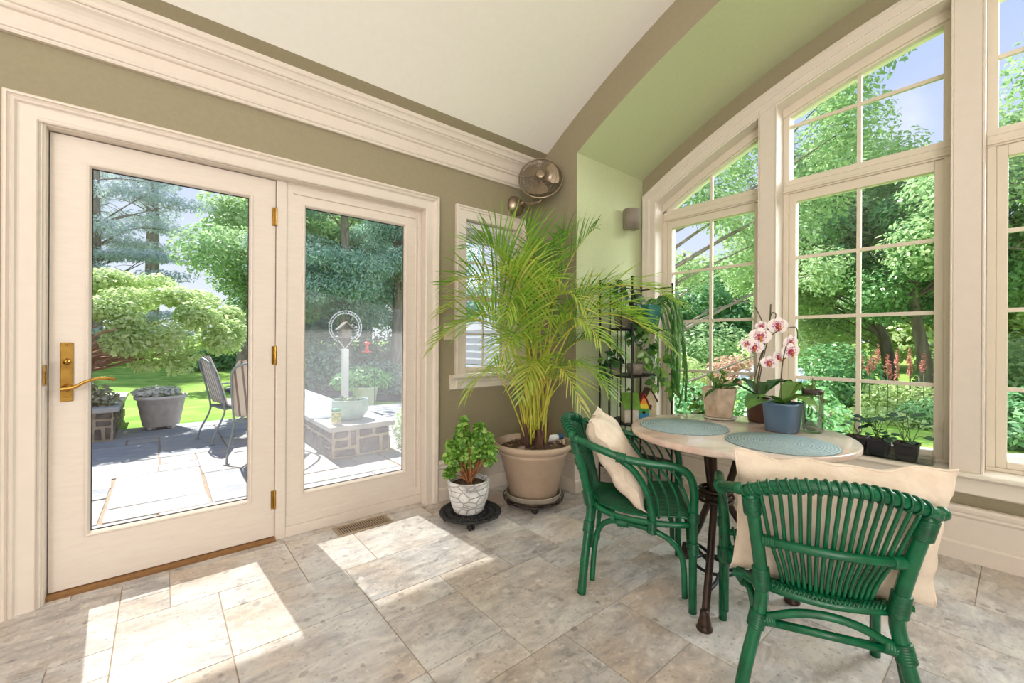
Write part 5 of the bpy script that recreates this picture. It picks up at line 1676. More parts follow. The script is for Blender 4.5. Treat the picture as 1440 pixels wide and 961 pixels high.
# ---- foliage
def cloud(name, blobs, n, size, mt, parent=None, asp=.5, up=.7, shell=.35, droop=.0, seed=1, loc=None, pend=0.0):
    """n leaves scattered through ellipsoid blobs [(c, (rx,ry,rz))]"""
    R = np.random.default_rng(seed)
    C_ = np.array([b[0] for b in blobs], float)
    S_ = np.array([b[1] if hasattr(b[1], '__len__') else (b[1],) * 3 for b in blobs], float)
    wgt = (S_[:, 0] * S_[:, 1] * S_[:, 2]) ** .75
    k = R.choice(len(blobs), n, p=wgt / wgt.sum())
    v = R.normal(size=(n, 3)); v /= np.linalg.norm(v, axis=1)[:, None]
    p = C_[k] + v * S_[k] * (R.random(n) ** shell)[:, None]
    nr = v * .6 + np.array([0, 0, up]) + R.normal(size=(n, 3)) * .45
    nr /= np.linalg.norm(nr, axis=1)[:, None]
    d = R.normal(size=(n, 3)) + v * .6
    d[:, 2] -= pend
    d -= nr * (d * nr).sum(1)[:, None]
    d /= np.linalg.norm(d, axis=1)[:, None] + 1e-9
    s = np.cross(d, nr)
    L_ = size * R.uniform(.6, 1.25, n)[:, None]
    W_ = L_ * asp
    q = np.empty((n, 4, 3))
    q[:, 0] = p - d * L_ * .5
    q[:, 1] = p - s * W_ * .5 + nr * W_ * .15
    q[:, 2] = p + d * L_ * .5 - np.array([0, 0, 1]) * L_ * droop
    q[:, 3] = p + s * W_ * .5 + nr * W_ * .15
    me = bpy.data.meshes.new(name)
    me.vertices.add(4 * n); me.loops.add(4 * n); me.polygons.add(n)
    me.vertices.foreach_set('co', q.reshape(-1).astype(np.float32))
    me.loops.foreach_set('vertex_index', np.arange(4 * n, dtype=np.int32))
    me.polygons.foreach_set('loop_start', np.arange(0, 4 * n, 4, dtype=np.int32))
    me.polygons.foreach_set('loop_total', np.full(n, 4, dtype=np.int32))
    me.update()
    me.materials.append(mt)
    o = bpy.data.objects.new(name, me); COL.objects.link(o)
    if parent is not None: o.parent = parent
    if loc is not None: o.location = loc
    set_rnd(o, R.random(n) * .7 + .3 * (R.random(len(blobs))[k]))
    return o

F = {}
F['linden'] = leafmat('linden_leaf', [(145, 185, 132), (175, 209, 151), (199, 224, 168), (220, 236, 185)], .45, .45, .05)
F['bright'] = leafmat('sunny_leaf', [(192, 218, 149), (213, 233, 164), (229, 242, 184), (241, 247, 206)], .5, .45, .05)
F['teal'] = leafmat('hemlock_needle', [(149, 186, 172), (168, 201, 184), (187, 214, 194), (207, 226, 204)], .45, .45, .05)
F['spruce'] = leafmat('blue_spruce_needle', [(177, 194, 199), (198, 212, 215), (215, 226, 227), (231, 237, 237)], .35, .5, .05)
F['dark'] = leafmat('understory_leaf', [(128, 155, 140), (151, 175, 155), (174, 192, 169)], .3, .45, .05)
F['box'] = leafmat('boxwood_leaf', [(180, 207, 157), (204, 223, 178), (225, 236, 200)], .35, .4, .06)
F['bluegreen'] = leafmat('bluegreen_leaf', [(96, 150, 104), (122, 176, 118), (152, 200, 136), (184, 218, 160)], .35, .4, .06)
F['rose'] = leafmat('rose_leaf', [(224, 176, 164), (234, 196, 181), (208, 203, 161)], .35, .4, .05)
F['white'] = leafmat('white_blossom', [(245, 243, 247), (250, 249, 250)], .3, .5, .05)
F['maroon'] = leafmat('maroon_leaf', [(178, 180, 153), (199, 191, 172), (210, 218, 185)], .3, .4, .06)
M['bark'] = mat('grey_bark', (158, 144, 134), .9, col2=(120, 106, 98), scale=9, bump=.8, bscale=24, stretch=(1, 1, .25))
M['redbark'] = mat('red_brown_bark', (176, 132, 112), .75, col2=(146, 104, 88), scale=9, bump=.4, stretch=(1, 1, .3))

def tree(name, label, loc, trunk, tr, blobs, n, size, mt, cat='tree', group=None, asp=.55, seed=1, branch=True, bark=None, shell=.45, pend=0.0, lead=True, up=.7):
    """trunk: list of points (local); blobs: (c, r) local"""
    t = thing(name, label, cat, loc, 0, group)
    R = random.Random(seed)
    mb = MB()
    P = cr(trunk, 5)
    N = len(P)
    mb.tube(P, [tr * (1.25 - .25 * min(1, i / 3)) * (1 - .75 * i / N) for i in range(N)], 10)
    if branch:
        for c, r in blobs:
            c = Vector(c)
            k = min(range(N), key=lambda i: abs(P[i].z - (c.z - .35 * (Vector((c.x, c.y, 0)).length) - .3)))
            b = P[k]
            L_ = (c - b).length
            mid = b.lerp(c, .5) + Vector((R.uniform(-.1, .1) * L_, R.uniform(-.1, .1) * L_, R.uniform(-.02, .12) * L_))
            q = cr([b, mid, c], 6)
            r0_ = min(tr * .28, .010 + L_ * .010)
            mb.tube(q, [r0_ * (1 - .8 * i / (len(q) - 1)) for i in range(len(q))], 6)
            for _ in range(4):
                s_ = q[R.randint(4, len(q) - 1)]
                rr = (r if not hasattr(r, '__len__') else sum(r) / 3)
                e_ = s_ + Vector((R.uniform(-1, 1), R.uniform(-1, 1), R.uniform(-.3, .6))) * rr
                mb.tube([s_, s_.lerp(e_, .5) + Vector((0, 0, .06 * rr)), e_], [r0_ * .35, r0_ * .25, r0_ * .1], 5)
    mb.build('trunk', bark or M['bark'], t)
    cloud('crown', blobs, n, size, mt, t, asp=asp, seed=seed, shell=shell, pend=pend, up=up)
    return t

def blobset(seed, n, cx, cy, cz, rx, ry, rz, r0_, r1_, flat=.8):
    R = random.Random(seed); out = []
    for i in range(n):
        while True:
            v = Vector((R.uniform(-1, 1), R.uniform(-1, 1), R.uniform(-1, 1)))
            if .25 < v.length < 1: break
        r = R.uniform(r0_, r1_)
        out.append(((cx + v.x * rx, cy + v.y * ry, cz + v.z * rz), (r, r, r * flat)))
    return out

# weeping maple in the stone planter
bl = []
R = random.Random(3)
for i in range(30):
    a = R.uniform(0, 2 * PI); f = math.sqrt(R.random())
    rr = 1.25 * f
    z = 1.72 - .55 * f * f
    bl.append(((1.05 + rr * math.cos(a), .45 + rr * math.sin(a) * .9, z), (.30, .30, .15)))
for i in range(14):
    a = R.uniform(-2.4, .5)
    bl.append(((1.05 + 1.28 * math.cos(a), .45 + 1.15 * math.sin(a), R.uniform(.85, 1.2)), (.22, .22, .25)))
for (x, z) in ((1.28, .40), (1.52, .46), (1.62, .36), (1.74, .50), (1.2, .62)):
    bl.append(((x, -.35 - R.random() * .2, z + .12), (.19, .17, .12)))
t = thing('weeping_maple', 'low weeping maple with bright green dome and twisting reddish branches', 'tree', (-1.42, 7.85, .30))
mb = MB()
mb.tube(cr([(0, 0, -.02), (.05, -.02, .2), (.18, 0, .42), (.25, .1, .62)], 5), [.13 - .05 * i / 15 for i in range(16)], 10)
mb.build('trunk', M['redbark'], t)
mb = MB()
for i in range(26):
    a = R.uniform(-2.2, 1.0); ll = R.uniform(.8, 1.35)
    b = Vector((.1 + .12 * R.random(), .02, R.uniform(.18, .5)))
    e = Vector((b.x + ll * (.5 + .5 * math.cos(a)) + .15, b.y + ll * .8 * math.sin(a) - .1, R.uniform(.55, 1.15)))
    q = [b]
    for k in range(1, 5): q.append(b.lerp(e, k / 5) + Vector((R.uniform(-.1, .1), R.uniform(-.1, .1), R.uniform(-.08, .10))))
    q.append(e); q = cr(q, 4)
    mb.tube(q, [.030 - .020 * i_ / (len(q) - 1) for i_ in range(len(q))], 7)
mb.build('branches', M['redbark'], t)
cloud('crown', bl, 30000, .068, F['bright'], t, asp=.6, seed=5, shell=.5, pend=.8)
t = thing('planter_shrub', 'maroon-tinged leafy shrub growing in the stone planter below the maple', 'shrub', (-.78, 7.32, .29))
cloud('foliage', [((0, 0, .18), (.32, .22, .2)), ((-.4, .05, .22), (.3, .2, .22)), ((.2, -.05, .12), (.2, .18, .14)), ((-.8, .1, .2), (.3, .2, .2))], 2200, .075, F['maroon'], t, seed=6)
mb = MB()
for i in range(12): 
    x = R.uniform(-.8, .2); mb.tube([(x, 0, 0), (x + R.uniform(-.1, .1), R.uniform(-.1, .1), .25)], .008, 5)
mb.build('stem', M['redbark'], t)

# garden pot with white flowers at the lawn edge
M['concrete'] = mat('grey_cast_pot', (236, 228, 224), .8, col2=(220, 210, 208), scale=14, bump=.2)
t = thing('garden_pot', 'large grey cast garden pot with white flowers at the lawn edge', 'planter', (.02, 7.55, -.053))
mb = MB(); mb.lathe([(0, .035), (.19, .035), (.20, .045), (.262, .40), (.285, .405), (.292, .42), (.290, .445), (.275, .45), (.262, .43), (.255, .38)], 48, fn=lambda a, z: 1.0 if z < .39 else 1.0); mb.build('pot', M['concrete'], t)
for i in range(4):
    a = PI / 4 + i * PI / 2; mb = MB(); mb.box(-.04, .04, -.03, .03, 0, .045); mb.build('foot', M['concrete'], t, loc=(.15 * math.cos(a), .15 * math.sin(a), 0), rot=(0, 0, a), bevel=.01)
mb = MB(); mb.lathe([(.262, .40), (0, .42)], 32); mb.build('soil', M['soil'], t)
cloud('leaves', [((0, 0, .45), (.24, .24, .05))], 260, .07, F['box'], t, seed=3)
cloud('flowers', [((-.05, -.05, .50), (.26, .22, .07))], 700, .06, F['white'], t, asp=.9, seed=4)

# wrought-iron patio chairs with striped cushions
def stripe_mat():
    Mt = bpy.data.materials.new('striped_cushion'); Mt.use_nodes = True
    tt = Mt.node_tree; p = tt.nodes['Principled BSDF']; p.inputs['Roughness'].default_value = .85
    co = tt.nodes.new('ShaderNodeTexCoord'); sp = tt.nodes.new('ShaderNodeSeparateXYZ'); mm = tt.nodes.new('ShaderNodeMath'); mm.operation = 'MULTIPLY'; mm.inputs[1].default_value = 90
    si = tt.nodes.new('ShaderNodeMath'); si.operation = 'SINE'
    r = tt.nodes.new('ShaderNodeValToRGB'); r.color_ramp.interpolation = 'CONSTANT'; r.color_ramp.elements[0].color = srgb(226, 214, 204); r.color_ramp.elements[1].color = srgb(150, 128, 124); r.color_ramp.elements[1].position = .62
    tt.links.new(co.outputs['Object'], sp.inputs[0]); tt.links.new(sp.outputs[0], mm.inputs[0]); tt.links.new(mm.outputs[0], si.inputs[0]); tt.links.new(si.outputs[0], r.inputs['Fac']); tt.links.new(r.outputs['Color'], p.inputs['Base Color'])
    return Mt
M['stripe'] = stripe_mat()
M['patio_iron'] = mat('grey_wrought_iron', (150, 158, 162), .5, .3)
def patio_chair(label, loc, rz):
    t = thing('patio_chair', label, 'chair', loc, rz, 'wrought-iron patio chairs')
    for s in (-1, 1):
        mb = MB(); mb.tube(cr([(s * .27, .26, 0), (s * .27, .25, .02), (s * .255, .22, .18), (s * .27, .25, .38), (s * .29, .24, .60), (s * .29, .14, .665), (s * .28, -.05, .655), (s * .26, -.23, .64)], 6), .011, 8); mb.build('front_leg', M['patio_iron'], t)
        mb = MB(); mb.tube(cr([(s * .25, -.36, 0), (s * .25, -.33, .12), (s * .24, -.25, .30), (s * .24, -.23, .42), (s * .235, -.29, .70), (s * .19, -.36, .93), (0, -.385, 1.0)], 6), .011, 8); mb.build('rear_leg', M['patio_iron'], t)
        mb = MB(); mb.box(s * .27 - .02, s * .27 + .02, .24, .28, 0, .012); mb.box(s * .25 - .02, s * .25 + .02, -.38, -.34, 0, .012); mb.build('foot', M['patio_iron'], t)
    mb = MB()
    for a, b in (((-.25, .25, .41), (.25, .25, .41)), ((-.24, -.23, .40), (.24, -.23, .40)), ((-.25, .25, .41), (-.24, -.23, .40)), ((.25, .25, .41), (.24, -.23, .40))): mb.tube([a, b], .010, 8)
    for i in range(1, 8): mb.tube([(-.25 + .0625 * i, .25, .41), (-.24 + .06 * i, -.23, .40)], .005, 5)
    mb.build('seat_frame', M['patio_iron'], t)
    rows = []
    for i in range(19):
        a = i / 18
        row = []
        for j in range(13):
            b = -1 + 2 * j / 12
            e_ = (1 - abs(b) ** 4)
            if a < .5:
                y, z, nx, nz = .24 - .90 * a, .43, 0, 1
            else:
                f = (a - .5) / .5
                y, z, nx, nz = -.21 - .15 * f, .45 + .56 * f, .94, .34
            th = .055 * e_ * math.sin(PI * min(1, .08 + a) if a < .5 else PI * min(1, max(.08, 1.02 - a * .98))) ** .3
            w_ = .235 * (1 if a < .8 else 1 - .35 * ((a - .8) / .2) ** 2)
            row.append((b * w_, y + nx * th, z + nz * th))
        rows.append(row)
    mb = MB(); mb.grid(rows); mb.grid([[(p[0], p[1] + (-.0 if i < 9 else -.02), p[2] - (.03 if i < 9 else 0)) if False else (p[0], rows[i][0][1] - (.0), rows[i][0][2] - .0) for p in reversed(r)] for i, r in enumerate(rows)])
    mb.build('cushion', M['stripe'], t)
    return t
patio_chair('wrought-iron patio chair with striped cushion, the farther one by the lawn', (.76, 6.25, -.06), math.radians(-78))
patio_chair('wrought-iron patio chair with striped cushion, cut off by the door stile', (.89, 5.12, -.06), math.radians(-28))
t = thing('patio_table', 'round grey wrought-iron patio table hidden mostly behind the door stile', 'table', (1.95 - .25, 5.6, -.06))
t.location = (1.02, 5.72, -.06)
bpy.data.objects.remove(t)

# post with hoop, feeders
M['white_wood'] = mat('white_painted_wood', (232, 226, 226), .6)
M['white_wire'] = mat('white_wire', (226, 222, 226), .5)
t = thing('feeder_post', 'white post carrying a wire hoop with a small gabled feeder inside', 'post', (2.62, 7.95, -.2))
mb = MB(); mb.box(-.052, .052, -.052, .052, 0, 1.20); mb.build('post', M['white_wood'], t, bevel=.006)
mb = MB()
for R_, y in ((.30, 0), (.255, 0)):
    mb.tube([(R_ * math.cos(a) * .769, -R_ * math.cos(a) * .639, 1.60 + R_ * math.sin(a)) for a in [math.radians(-60 + 300 * i / 40) for i in range(41)]], .008, 6)
for i in range(28):
    a = math.radians(-60 + 300 * i / 27); b = a + .09
    mb.tube([(.255 * math.cos(a) * .769, -.255 * math.cos(a) * .639, 1.60 + .255 * math.sin(a)), (.30 * math.cos(b) * .769, -.30 * math.cos(b) * .639, 1.60 + .30 * math.sin(b))], .006, 5)
mb.tube([(0, 0, 1.2), (.10, -.08, 1.36)], .008, 6); mb.tube([(0, 0, 1.2), (-.10, .08, 1.36)], .008, 6)
mb.build('hoop', M['white_wire'], t)
mb = MB(); mb.box(-.16, .16, -.10, .10, 1.40, 1.42); mb.box(-.09, .09, -.07, .07, 1.42, 1.56); mb.build('feeder_body', M['grey_pot'], t)
mb = MB(); mb.prism([(-.15, 1.55), (0, 1.70), (.15, 1.55), (.13, 1.55), (0, 1.675), (-.13, 1.55)], lambda p, q, a: (p, a, q), -.12, .12); mb.build('feeder_roof', M['grey_pot'], t)
t = thing('hummingbird_feeder', 'red hummingbird feeder hanging from a thin hook beyond the wall', 'feeder', (3.10, 7.75, -.2))
mb = MB(); mb.tube(cr([(.0, 0, 0), (0, 0, .9), (.0, 0, 1.42), (-.06, 0, 1.52), (-.14, 0, 1.48), (-.15, 0, 1.40)], 6), .007, 6); mb.build('hook', M['black_iron'], t)
mb = MB(); mb.lathe([(0, 1.13), (.085, 1.14), (.09, 1.155), (.03, 1.165), (.03, 1.28), (.07, 1.29), (.06, 1.32), (.0, 1.34)], 20, (-.15, 0, 0)); mb.tube([(-.15, 0, 1.33), (-.15, 0, 1.41)], .003, 5); mb.build('feeder', mat('red_plastic', (214, 60, 60), .3), t)
t = thing('urn_planter', 'pale urn planter with a leafy shrub behind the stone wall', 'planter', (3.35, 8.9, -.25))
mb = MB(); mb.lathe([(0, 0), (.17, 0), (.20, .02), (.26, .40), (.30, .42), (.28, .44), (.24, .40)], 32); mb.build('pot', mat('pale_urn', (212, 206, 206), .8), t)
cloud('foliage', [((0, 0, .62), (.5, .45, .25)), ((.35, .1, .55), (.3, .3, .2)), ((-.4, 0, .55), (.3, .3, .2))], 1600, .11, F['bluegreen'], t, seed=8)
t = thing('box_shrub', 'light green clipped box shrub right of the stone wall end', 'shrub', (2.34, 4.55, -.13))
cloud('foliage', [((0, 0, .28), (.30, .32, .30)), ((.2, .3, .25), (.3, .3, .28))], 3400, .045, F['box'], t, seed=12, shell=.25, asp=.6)
mb = MB(); mb.tube([(0, 0, 0), (.02, 0, .3)], .015, 6); mb.tube([(.2, .3, 0), (.2, .3, .3)], .012, 6); mb.build('stem', M['bark'], t)
M['mulch'] = mat('mulch_bed', (88, 72, 66), .95, col2=(62, 52, 48), scale=9, bump=.7)
mb = MB()
NP = 40
pts = [(5.6 + 4.4 * math.cos(2 * PI * i / NP), 12.2 + 3.0 * math.sin(2 * PI * i / NP)) for i in range(NP)]
mb.add([(x, y, gz(x, y) + .03) for x, y in pts] + [(5.6, 12.2, gz(5.6, 12.2) + .05)], [(i, (i + 1) % NP, NP) for i in range(NP)], True)
struct('ground_bed', mb, M['mulch'])

# ---- trees seen through the door (towards +y)
def G(x, y): return (x, y, gz(x, y) - .05)
tree('linden_tree', 'broad bright green linden filling the right of the active door pane', G(2.15, 16.5), [(0, 0, 0), (.1, .1, 1.5), (.2, 0, 3.2), (.4, .1, 5.5), (.5, 0, 7.5)], .26,
     blobset(2, 34, .85, -.6, 4.5, 2.3, 2.2, 2.6, .6, 1.0), 42000, .14, F['linden'], seed=2, pend=.5)
tree('blue_spruce', 'wide blue spruce with tiered bluish branches beyond the maple', G(-1.9, 22.0), [(0, 0, 0), (0, 0, 3), (0, 0, 7), (0, 0, 12)], .30,
     [((R.uniform(.4, 3.6) * math.cos(a), R.uniform(.4, 3.6) * math.sin(a), z), (R.uniform(.8, 1.3), R.uniform(.8, 1.3), .22)) for z in (1.4, 2.1, 2.8, 3.5, 4.2, 5.0, 5.8, 6.6, 7.6, 8.8) for a in [R.uniform(0, 6.28) for _ in range(6)]],
     34000, .17, F['spruce'], seed=3, asp=.28, pend=.6)
tree('hemlock_tree', 'dark hemlock with blue-green sprays, left of the side panel view', G(4.3, 13.2), [(0, 0, 0), (.05, 0, 3), (0, 0, 6), (0, 0, 9)], .20,
     blobset(4, 34, -.1, 0, 4.3, 1.9, 1.6, 2.6, .55, .9, .5), 40000, .12, F['teal'], seed=4, asp=.32, pend=.9)
tree('hemlock_tree', 'dark hemlock with a bare lower trunk, right of the side panel view', G(6.1, 13.4), [(0, 0, 0), (.05, 0, 3), (0, 0, 6), (0, 0, 9)], .22,
     blobset(5, 32, 0, 0, 4.6, 1.8, 1.6, 2.4, .55, .9, .5), 38000, .12, F['teal'], seed=5, asp=.32, pend=.9)
tree('beech_tree', 'tall sunlit beech behind the two hemlocks', G(7.5, 20), [(0, 0, 0), (.1, 0, 3), (0, 0, 6), (0, 0, 10)], .30, blobset(6, 34, 0, 0, 6, 3.4, 3, 4, 1.0, 1.6), 18000, .26, F['bright'], seed=6)
tree('pine_tree', 'tall bare-trunked pine behind the blue spruce', G(-2.6, 27), [(0, 0, 0), (0, 0, 6), (.2, 0, 12), (.2, 0, 18)], .30, blobset(7, 22, 0, 0, 11, 3.2, 2.8, 5, .7, 1.1, .5), 5000, .24, F['spruce'], seed=7, asp=.3)
tree('pine_tree', 'twin bare-trunked pine between spruce and linden', G(-.4, 28), [(0, 0, 0), (.1, 0, 6), (.0, 0, 12), (-.2, 0, 18)], .34, blobset(8, 22, 0, 0, 11, 3.2, 2.8, 5, .7, 1.1, .5), 5000, .24, F['spruce'], seed=8, asp=.3)
tree('oak_tree', 'pale green oak far behind the lawn in the door view', G(6.5, 29), [(0, 0, 0), (.1, 0, 4), (0, 0, 8), (0, 0, 12)], .4, blobset(9, 40, 0, 0, 7, 4.5, 3, 5, 1.2, 1.9), 22000, .32, F['linden'], seed=9)
tree('oak_tree', 'yellow-green oak at the far left edge of the door view', G(-9.5, 34), [(0, 0, 0), (.1, 0, 4), (0, 0, 8), (0, 0, 12)], .4, blobset(10, 40, 0, 0, 7, 4.5, 3, 5, 1.2, 1.9), 16000, .32, F['bright'], seed=10)
tree('yew_tree', 'dark yew filling the background behind the feeder post', G(10, 18), [(0, 0, 0), (0, 0, 3), (0, 0, 7)], .25, blobset(11, 34, 0, 0, 3.6, 3.0, 2.4, 3.0, .9, 1.4), 18000, .22, F['teal'], seed=11, asp=.35)
tree('holly_tree', 'dense dark holly in the gap between linden and hemlock', G(4.2, 19.5), [(0, 0, 0), (0, 0, 3), (0, 0, 6)], .2, blobset(12, 30, 0, 0, 3.2, 2.0, 1.6, 2.6, .8, 1.2), 15000, .2, F['teal'], seed=12)
for i, (lab, x, y, n, sx, sy, sz, f) in enumerate((
    ('clipped low hedge along the far lawn under the linden', 2.2, 19.2, 3600, 1.7, .5, .5, 'bluegreen'),
    ('rounded dark understory shrub behind the feeder post', 4.4, 10.9, 3200, .9, .7, .55, 'dark'),
    ('spreading understory shrub right of the feeder post', 6.0, 11.2, 3600, 1.1, .7, .6, 'bluegreen'),
    ('dark shrub beneath the hemlock in the mulch bed', 3.1, 11.6, 3000, .9, .7, .7, 'dark'),
    ('tall dark shrub deep in the mulch bed', 7.6, 12.6, 3600, 1.2, .9, 1.0, 'dark'),
    ('long dark hedge of shrubs behind the left hemlock', 5.2, 15.6, 5200, 1.9, .8, 1.15, 'dark'),
    ('long dark hedge of shrubs behind the right hemlock', 8.6, 15.9, 5200, 2.0, .8, 1.2, 'dark'),
    ('pale leafy shrub at the back of the lawn', .2, 23.5, 3600, 2.2, .9, 1.1, 'bright'),
    ('leafy shrub at the back left of the lawn', -5.0, 22.5, 3600, 2.4, .9, 1.2, 'linden'))):
    t = thing('garden_shrub', lab, 'shrub', G(x, y))
    cloud('foliage', [((0, 0, sz * .85), (sx, sy, sz)), ((sx * .4, 0, sz * .6), (sx * .6, sy, sz * .6)), ((-sx * .4, 0, sz * .6), (sx * .6, sy, sz * .6))], n, .13 if y < 15 else .2, F[f], t, seed=30 + i, shell=.3)
    mb = MB()
    for k in range(5):
        xx = (k - 2) * sx * .3; mb.tube([(xx, 0, -.1), (xx * 1.2, .05, sz)], .02, 5)
    mb.build('stem', M['bark'], t)

# ---- trees and beds seen through the bay windows (towards +x)
tree('ash_tree', 'airy ash tree with long diagonal limbs outside the narrow left bay window', G(9.2, 5.35), [(0, 0, 0), (.05, .05, 2), (-.05, .1, 4), (.2, .1, 6.5), (.3, 0, 9)], .24,
     [((2.0, -1.5, 2.6), .55), ((1.0, -1.2, 3.4), .6), ((.6, -2.2, 3.8), .7), ((1.5, -2.6, 4.8), .8), ((.2, -1.0, 4.7), .7), ((.8, -3.2, 5.6), .8), ((-.4, -.6, 5.2), .7), ((1.9, -1.8, 1.5), .5), ((.2, -3.4, 6.8), .9), ((1.2, -1.0, 6.2), .8), ((2.6, -2.4, 3.2), .6), ((-.5, -2.2, 6.4), .7), ((.9, -4.0, 4.9), .45), ((-.2, 1.2, 5.4), .8), ((.6, -.3, 3.2), .5)],
     19000, .105, F['linden'], seed=13, pend=.3)
tree('sugar_maple', 'full-crowned maple with a forked trunk seen through the wide middle window', G(18.3, 2.75), [(0, 0, 0), (-.1, .05, 1.2), (-.2, .3, 2.6), (-.1, .2, 5), (0, 0, 8)], .21,
     blobset(14, 50, -.6, 1.0, 4.6, 3.2, 3.6, 2.9, .6, 1.0), 46000, .145, F['linden'], seed=14, pend=.3)
tree('sugar_maple', 'silvery-green maple with a leaning double trunk near the sash lock side', G(14.6, 1.45), [(0, 0, 0), (-.1, .1, 1.2), (-.1, .25, 2.4), (.1, .3, 4), (.1, .2, 6)], .17,
     blobset(15, 42, .2, -.1, 4.0, 2.2, 2.4, 2.0, .5, .8), 40000, .12, F['bluegreen'], seed=15, pend=.4)
tree('tall_maple', 'tall leafy tree reaching into the arched transom of the middle window', G(15.5, 5.6), [(0, 0, 0), (0, 0, 3), (.1, -.1, 6), (0, -.2, 10)], .3,
     blobset(16, 44, 0, -.9, 6.6, 2.4, 2.5, 3.4, .55, .85), 24000, .14, F['linden'], seed=16)
tree('garden_oak', 'broad oak filling the right bay window', G(13.5, -1.6), [(0, 0, 0), (0, 0, 2), (.1, .1, 4), (0, 0, 7)], .3, blobset(17, 44, 0, .2, 4.4, 2.8, 2.9, 2.9, .65, 1.0), 40000, .135, F['linden'], seed=17)
tree('garden_oak', 'oak standing past the right bay window beyond the broad oak', G(14.5, -7), [(0, 0, 0), (0, 0, 2), (.1, .1, 4), (0, 0, 7)], .3, blobset(18, 36, 0, .2, 4.4, 3.2, 2.9, 3.2, .9, 1.3), 14000, .26, F['linden'], seed=18)
for i, (lab, x, y, s, f, n) in enumerate((
    ('pale far tree behind the airy ash', 27, 14.5, 1.0, 'bright', 12000), ('round far tree low behind the ash limbs', 24, 10.5, .8, 'bluegreen', 12000), ('sunny far tree between ash and forked maple', 27, 6.5, 1.0, 'bright', 14000),
    ('far tree directly behind the forked maple', 28, 2.0, 1.05, 'bright', 14000), ('far tree behind the leaning double trunk', 27, -2.0, 1.0, 'bright', 14000), ('far tree low at the right bay window', 25, -6.5, 1.0, 'linden', 12000), ('far blue-green tree beside the annex', 20, 15.5, 1.0, 'teal', 12000))):
    tree('far_tree', lab, G(x, y), [(0, 0, 0), (0, 0, 2), (.1, .1, 4), (0, 0, 7 * s)], .32, blobset(40 + i, 30, 0, 0, 3.6 * s, 3.4 * s, 3.4 * s, 2.9 * s, 1.1, 1.7), n, .34, F[f], seed=40 + i)
for i, (lab, x, y, n, sx, sy, sz, f, lf) in enumerate((
    ('blue-green leafy shrub close outside the middle window', 7.3, 2.35, 5200, .75, .85, .55, 'bluegreen', .10),
    ('low blue-green shrub under the forked maple', 12.8, 3.0, 4200, 1.2, 1.0, .85, 'bluegreen', .14),
    ('yellow-green perennial clump around the pink plumes', 11.4, 1.55, 3600, .7, .75, .42, 'bright', .11),
    ('dark spreading juniper on thin stems right of the pink plumes', 10.6, .92, 3600, .55, .6, .30, 'bluegreen', .09),
    ('sunny ground-cover clump at the lawn edge', 10.4, 1.2, 3000, .4, 1.3, .18, 'bright', .09),
    ('leafy shrub at the foot of the leaning double trunk', 15.2, .3, 4200, 1.2, 1.6, .9, 'linden', .16),
    ('rosy-leaved maple shrub behind the orchid in the left window', 12.2, 5.1, 4200, .75, .8, .65, 'rose', .13),
    ('green shrub left of the rosy maple shrub', 11.0, 6.4, 4200, 1.0, 1.1, .7, 'bright', .14),
    ('low shrub outside the left bay window near the rack', 7.4, 3.9, 3400, .7, .8, .45, 'bluegreen', .10),
    ('green clump in the right bay window', 9.6, -.15, 3600, .8, .75, .50, 'bluegreen', .11),
    ('yellow clump in the right bay window', 8.9, -.9, 3000, .7, .8, .35, 'bright', .10),
    ('shrub behind the right bay window clumps', 12.0, -2.0, 4200, 1.4, 1.7, .8, 'linden', .15),
    ('background shrub between the two window maples', 17.5, .2, 3200, 1.5, 2.0, 1.0, 'bright', .2),
    ('background shrub left of the forked maple', 17.0, 5.0, 4200, 1.6, 2.0, 1.2, 'bright', .2),
    ('background shrub below the far trees at left', 19.0, 9.5, 4200, 2.0, 2.4, 1.3, 'linden', .22))):
    t = thing('garden_shrub', lab, 'shrub', G(x, y))
    cloud('foliage', [((0, 0, sz * .85), (sx, sy, sz)), ((sx * .4, sy * .3, sz * .6), (sx * .6, sy * .7, sz * .6)), ((-sx * .4, -sy * .3, sz * .6), (sx * .6, sy * .7, sz * .6))], n, lf, F[f], t, seed=60 + i, shell=.3)
    mb = MB()
    for k in range(5):
        yy = (k - 2) * sy * .3; mb.tube([(0, yy, -.1), (.05, yy * 1.2, sz)], .018, 5)
    mb.build('stem', M['bark'], t)
t = thing('astilbe', 'pink plume flowers standing above a yellow-green clump', 'flowers', G(11.0, 1.50))
F['plume'] = leafmat('pink_plume', [(226, 128, 124), (236, 164, 152), (214, 104, 110)], .3, .5, .04)
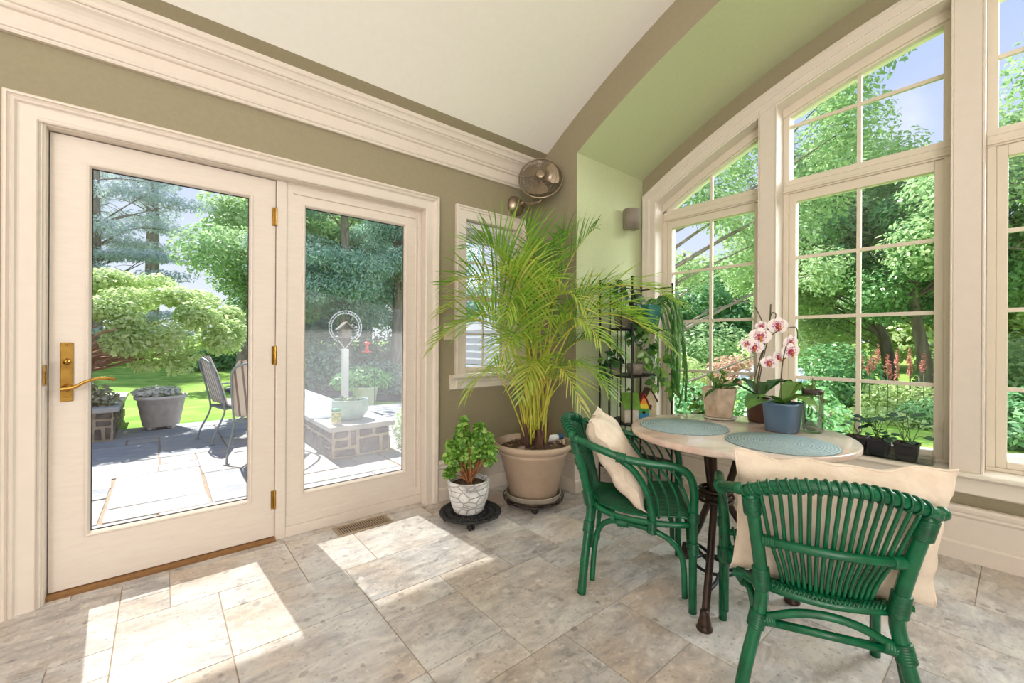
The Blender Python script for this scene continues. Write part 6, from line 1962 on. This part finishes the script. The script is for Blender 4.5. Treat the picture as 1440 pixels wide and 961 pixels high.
for i in range(14):
    x, y = R.uniform(-.5, .5), R.uniform(-.75, .75); h_ = R.uniform(.95, 1.35)
    mb = MB(); mb.tube([(x, y, .2), (x, y, h_)], .008, 5); o = mb.build('stalk', M['vine'], t)
    cloud('plume', [((x, y, h_), (.035, .035, .18)), ((x, y + .01, h_ - .12), (.05, .05, .12))], 150, .04, F['plume'], o, seed=90 + i)
t = thing('hydrangea', 'pale blue-white flower heads over the shrub outside the middle window', 'flowers', G(7.9, 2.6))
cloud('flowers', [((R.uniform(-.3, .3), R.uniform(-.6, .5), R.uniform(.95, 1.25)), .09) for _ in range(8)], 500, .05, leafmat('pale_blue_flower', [(206, 212, 236), (232, 234, 244)], .3, .5, .04), t, asp=.9, seed=120)
cloud('foliage', [((0, 0, .55), (.45, .6, .45))], 1500, .09, F['bluegreen'], t, seed=121)
mb = MB()
pth = [(9.3 + .5 * math.sin(i * .45) , -2.0 + i * .32) for i in range(16)]
vs, fs = [], []
for i, (x, y) in enumerate(pth):
    for k, (dx, dz) in enumerate(((-.16, 0), (-.14, .07), (.14, .07), (.16, 0))): vs.append((x - 1.0 + dx, y, gz(x - 1, y) + dz - .01))
for i in range(len(pth) - 1): fs += [(4 * i + k, 4 * i + k + 1, 4 * i + 5 + k, 4 * i + 4 + k) for k in range(3)]
mb.add(vs, fs); struct('ground_edging', mb, M['bluestone'])

# ---- roof overhang on the door side, clapboard annex beyond the small window
mb = MB(); mb.box(-6, 3.3, 2.92, 4.10, 2.92, 3.05); mb.box(-6, 3.3, 4.06, 4.16, 2.90, 3.12); struct('roof_overhang', mb, M['white_wood'])
M['siding'] = mat('white_siding', (236, 236, 244), .6)
mb = MB()
for i in range(40):
    z = -.3 + i * .10
    mb.prism([(3.34, z), (3.322, z), (3.338, z + .10), (3.34, z + .10)], lambda p, q, y: (p, y, q), 2.92, 4.45)
mb.box(3.34, 3.63, 2.92, 4.45, -.3, 3.7)
for i in range(17):
    z = -.3 + i * .10
    mb.prism([(3.34, z), (3.322, z), (3.338, z + .10), (3.34, z + .10)], lambda p, q, y: (p, y, q), 4.45, 6.1)
mb.box(3.34, 3.63, 4.45, 6.1, -.3, 1.42)
struct('wall_annex', mb, M['siding'])
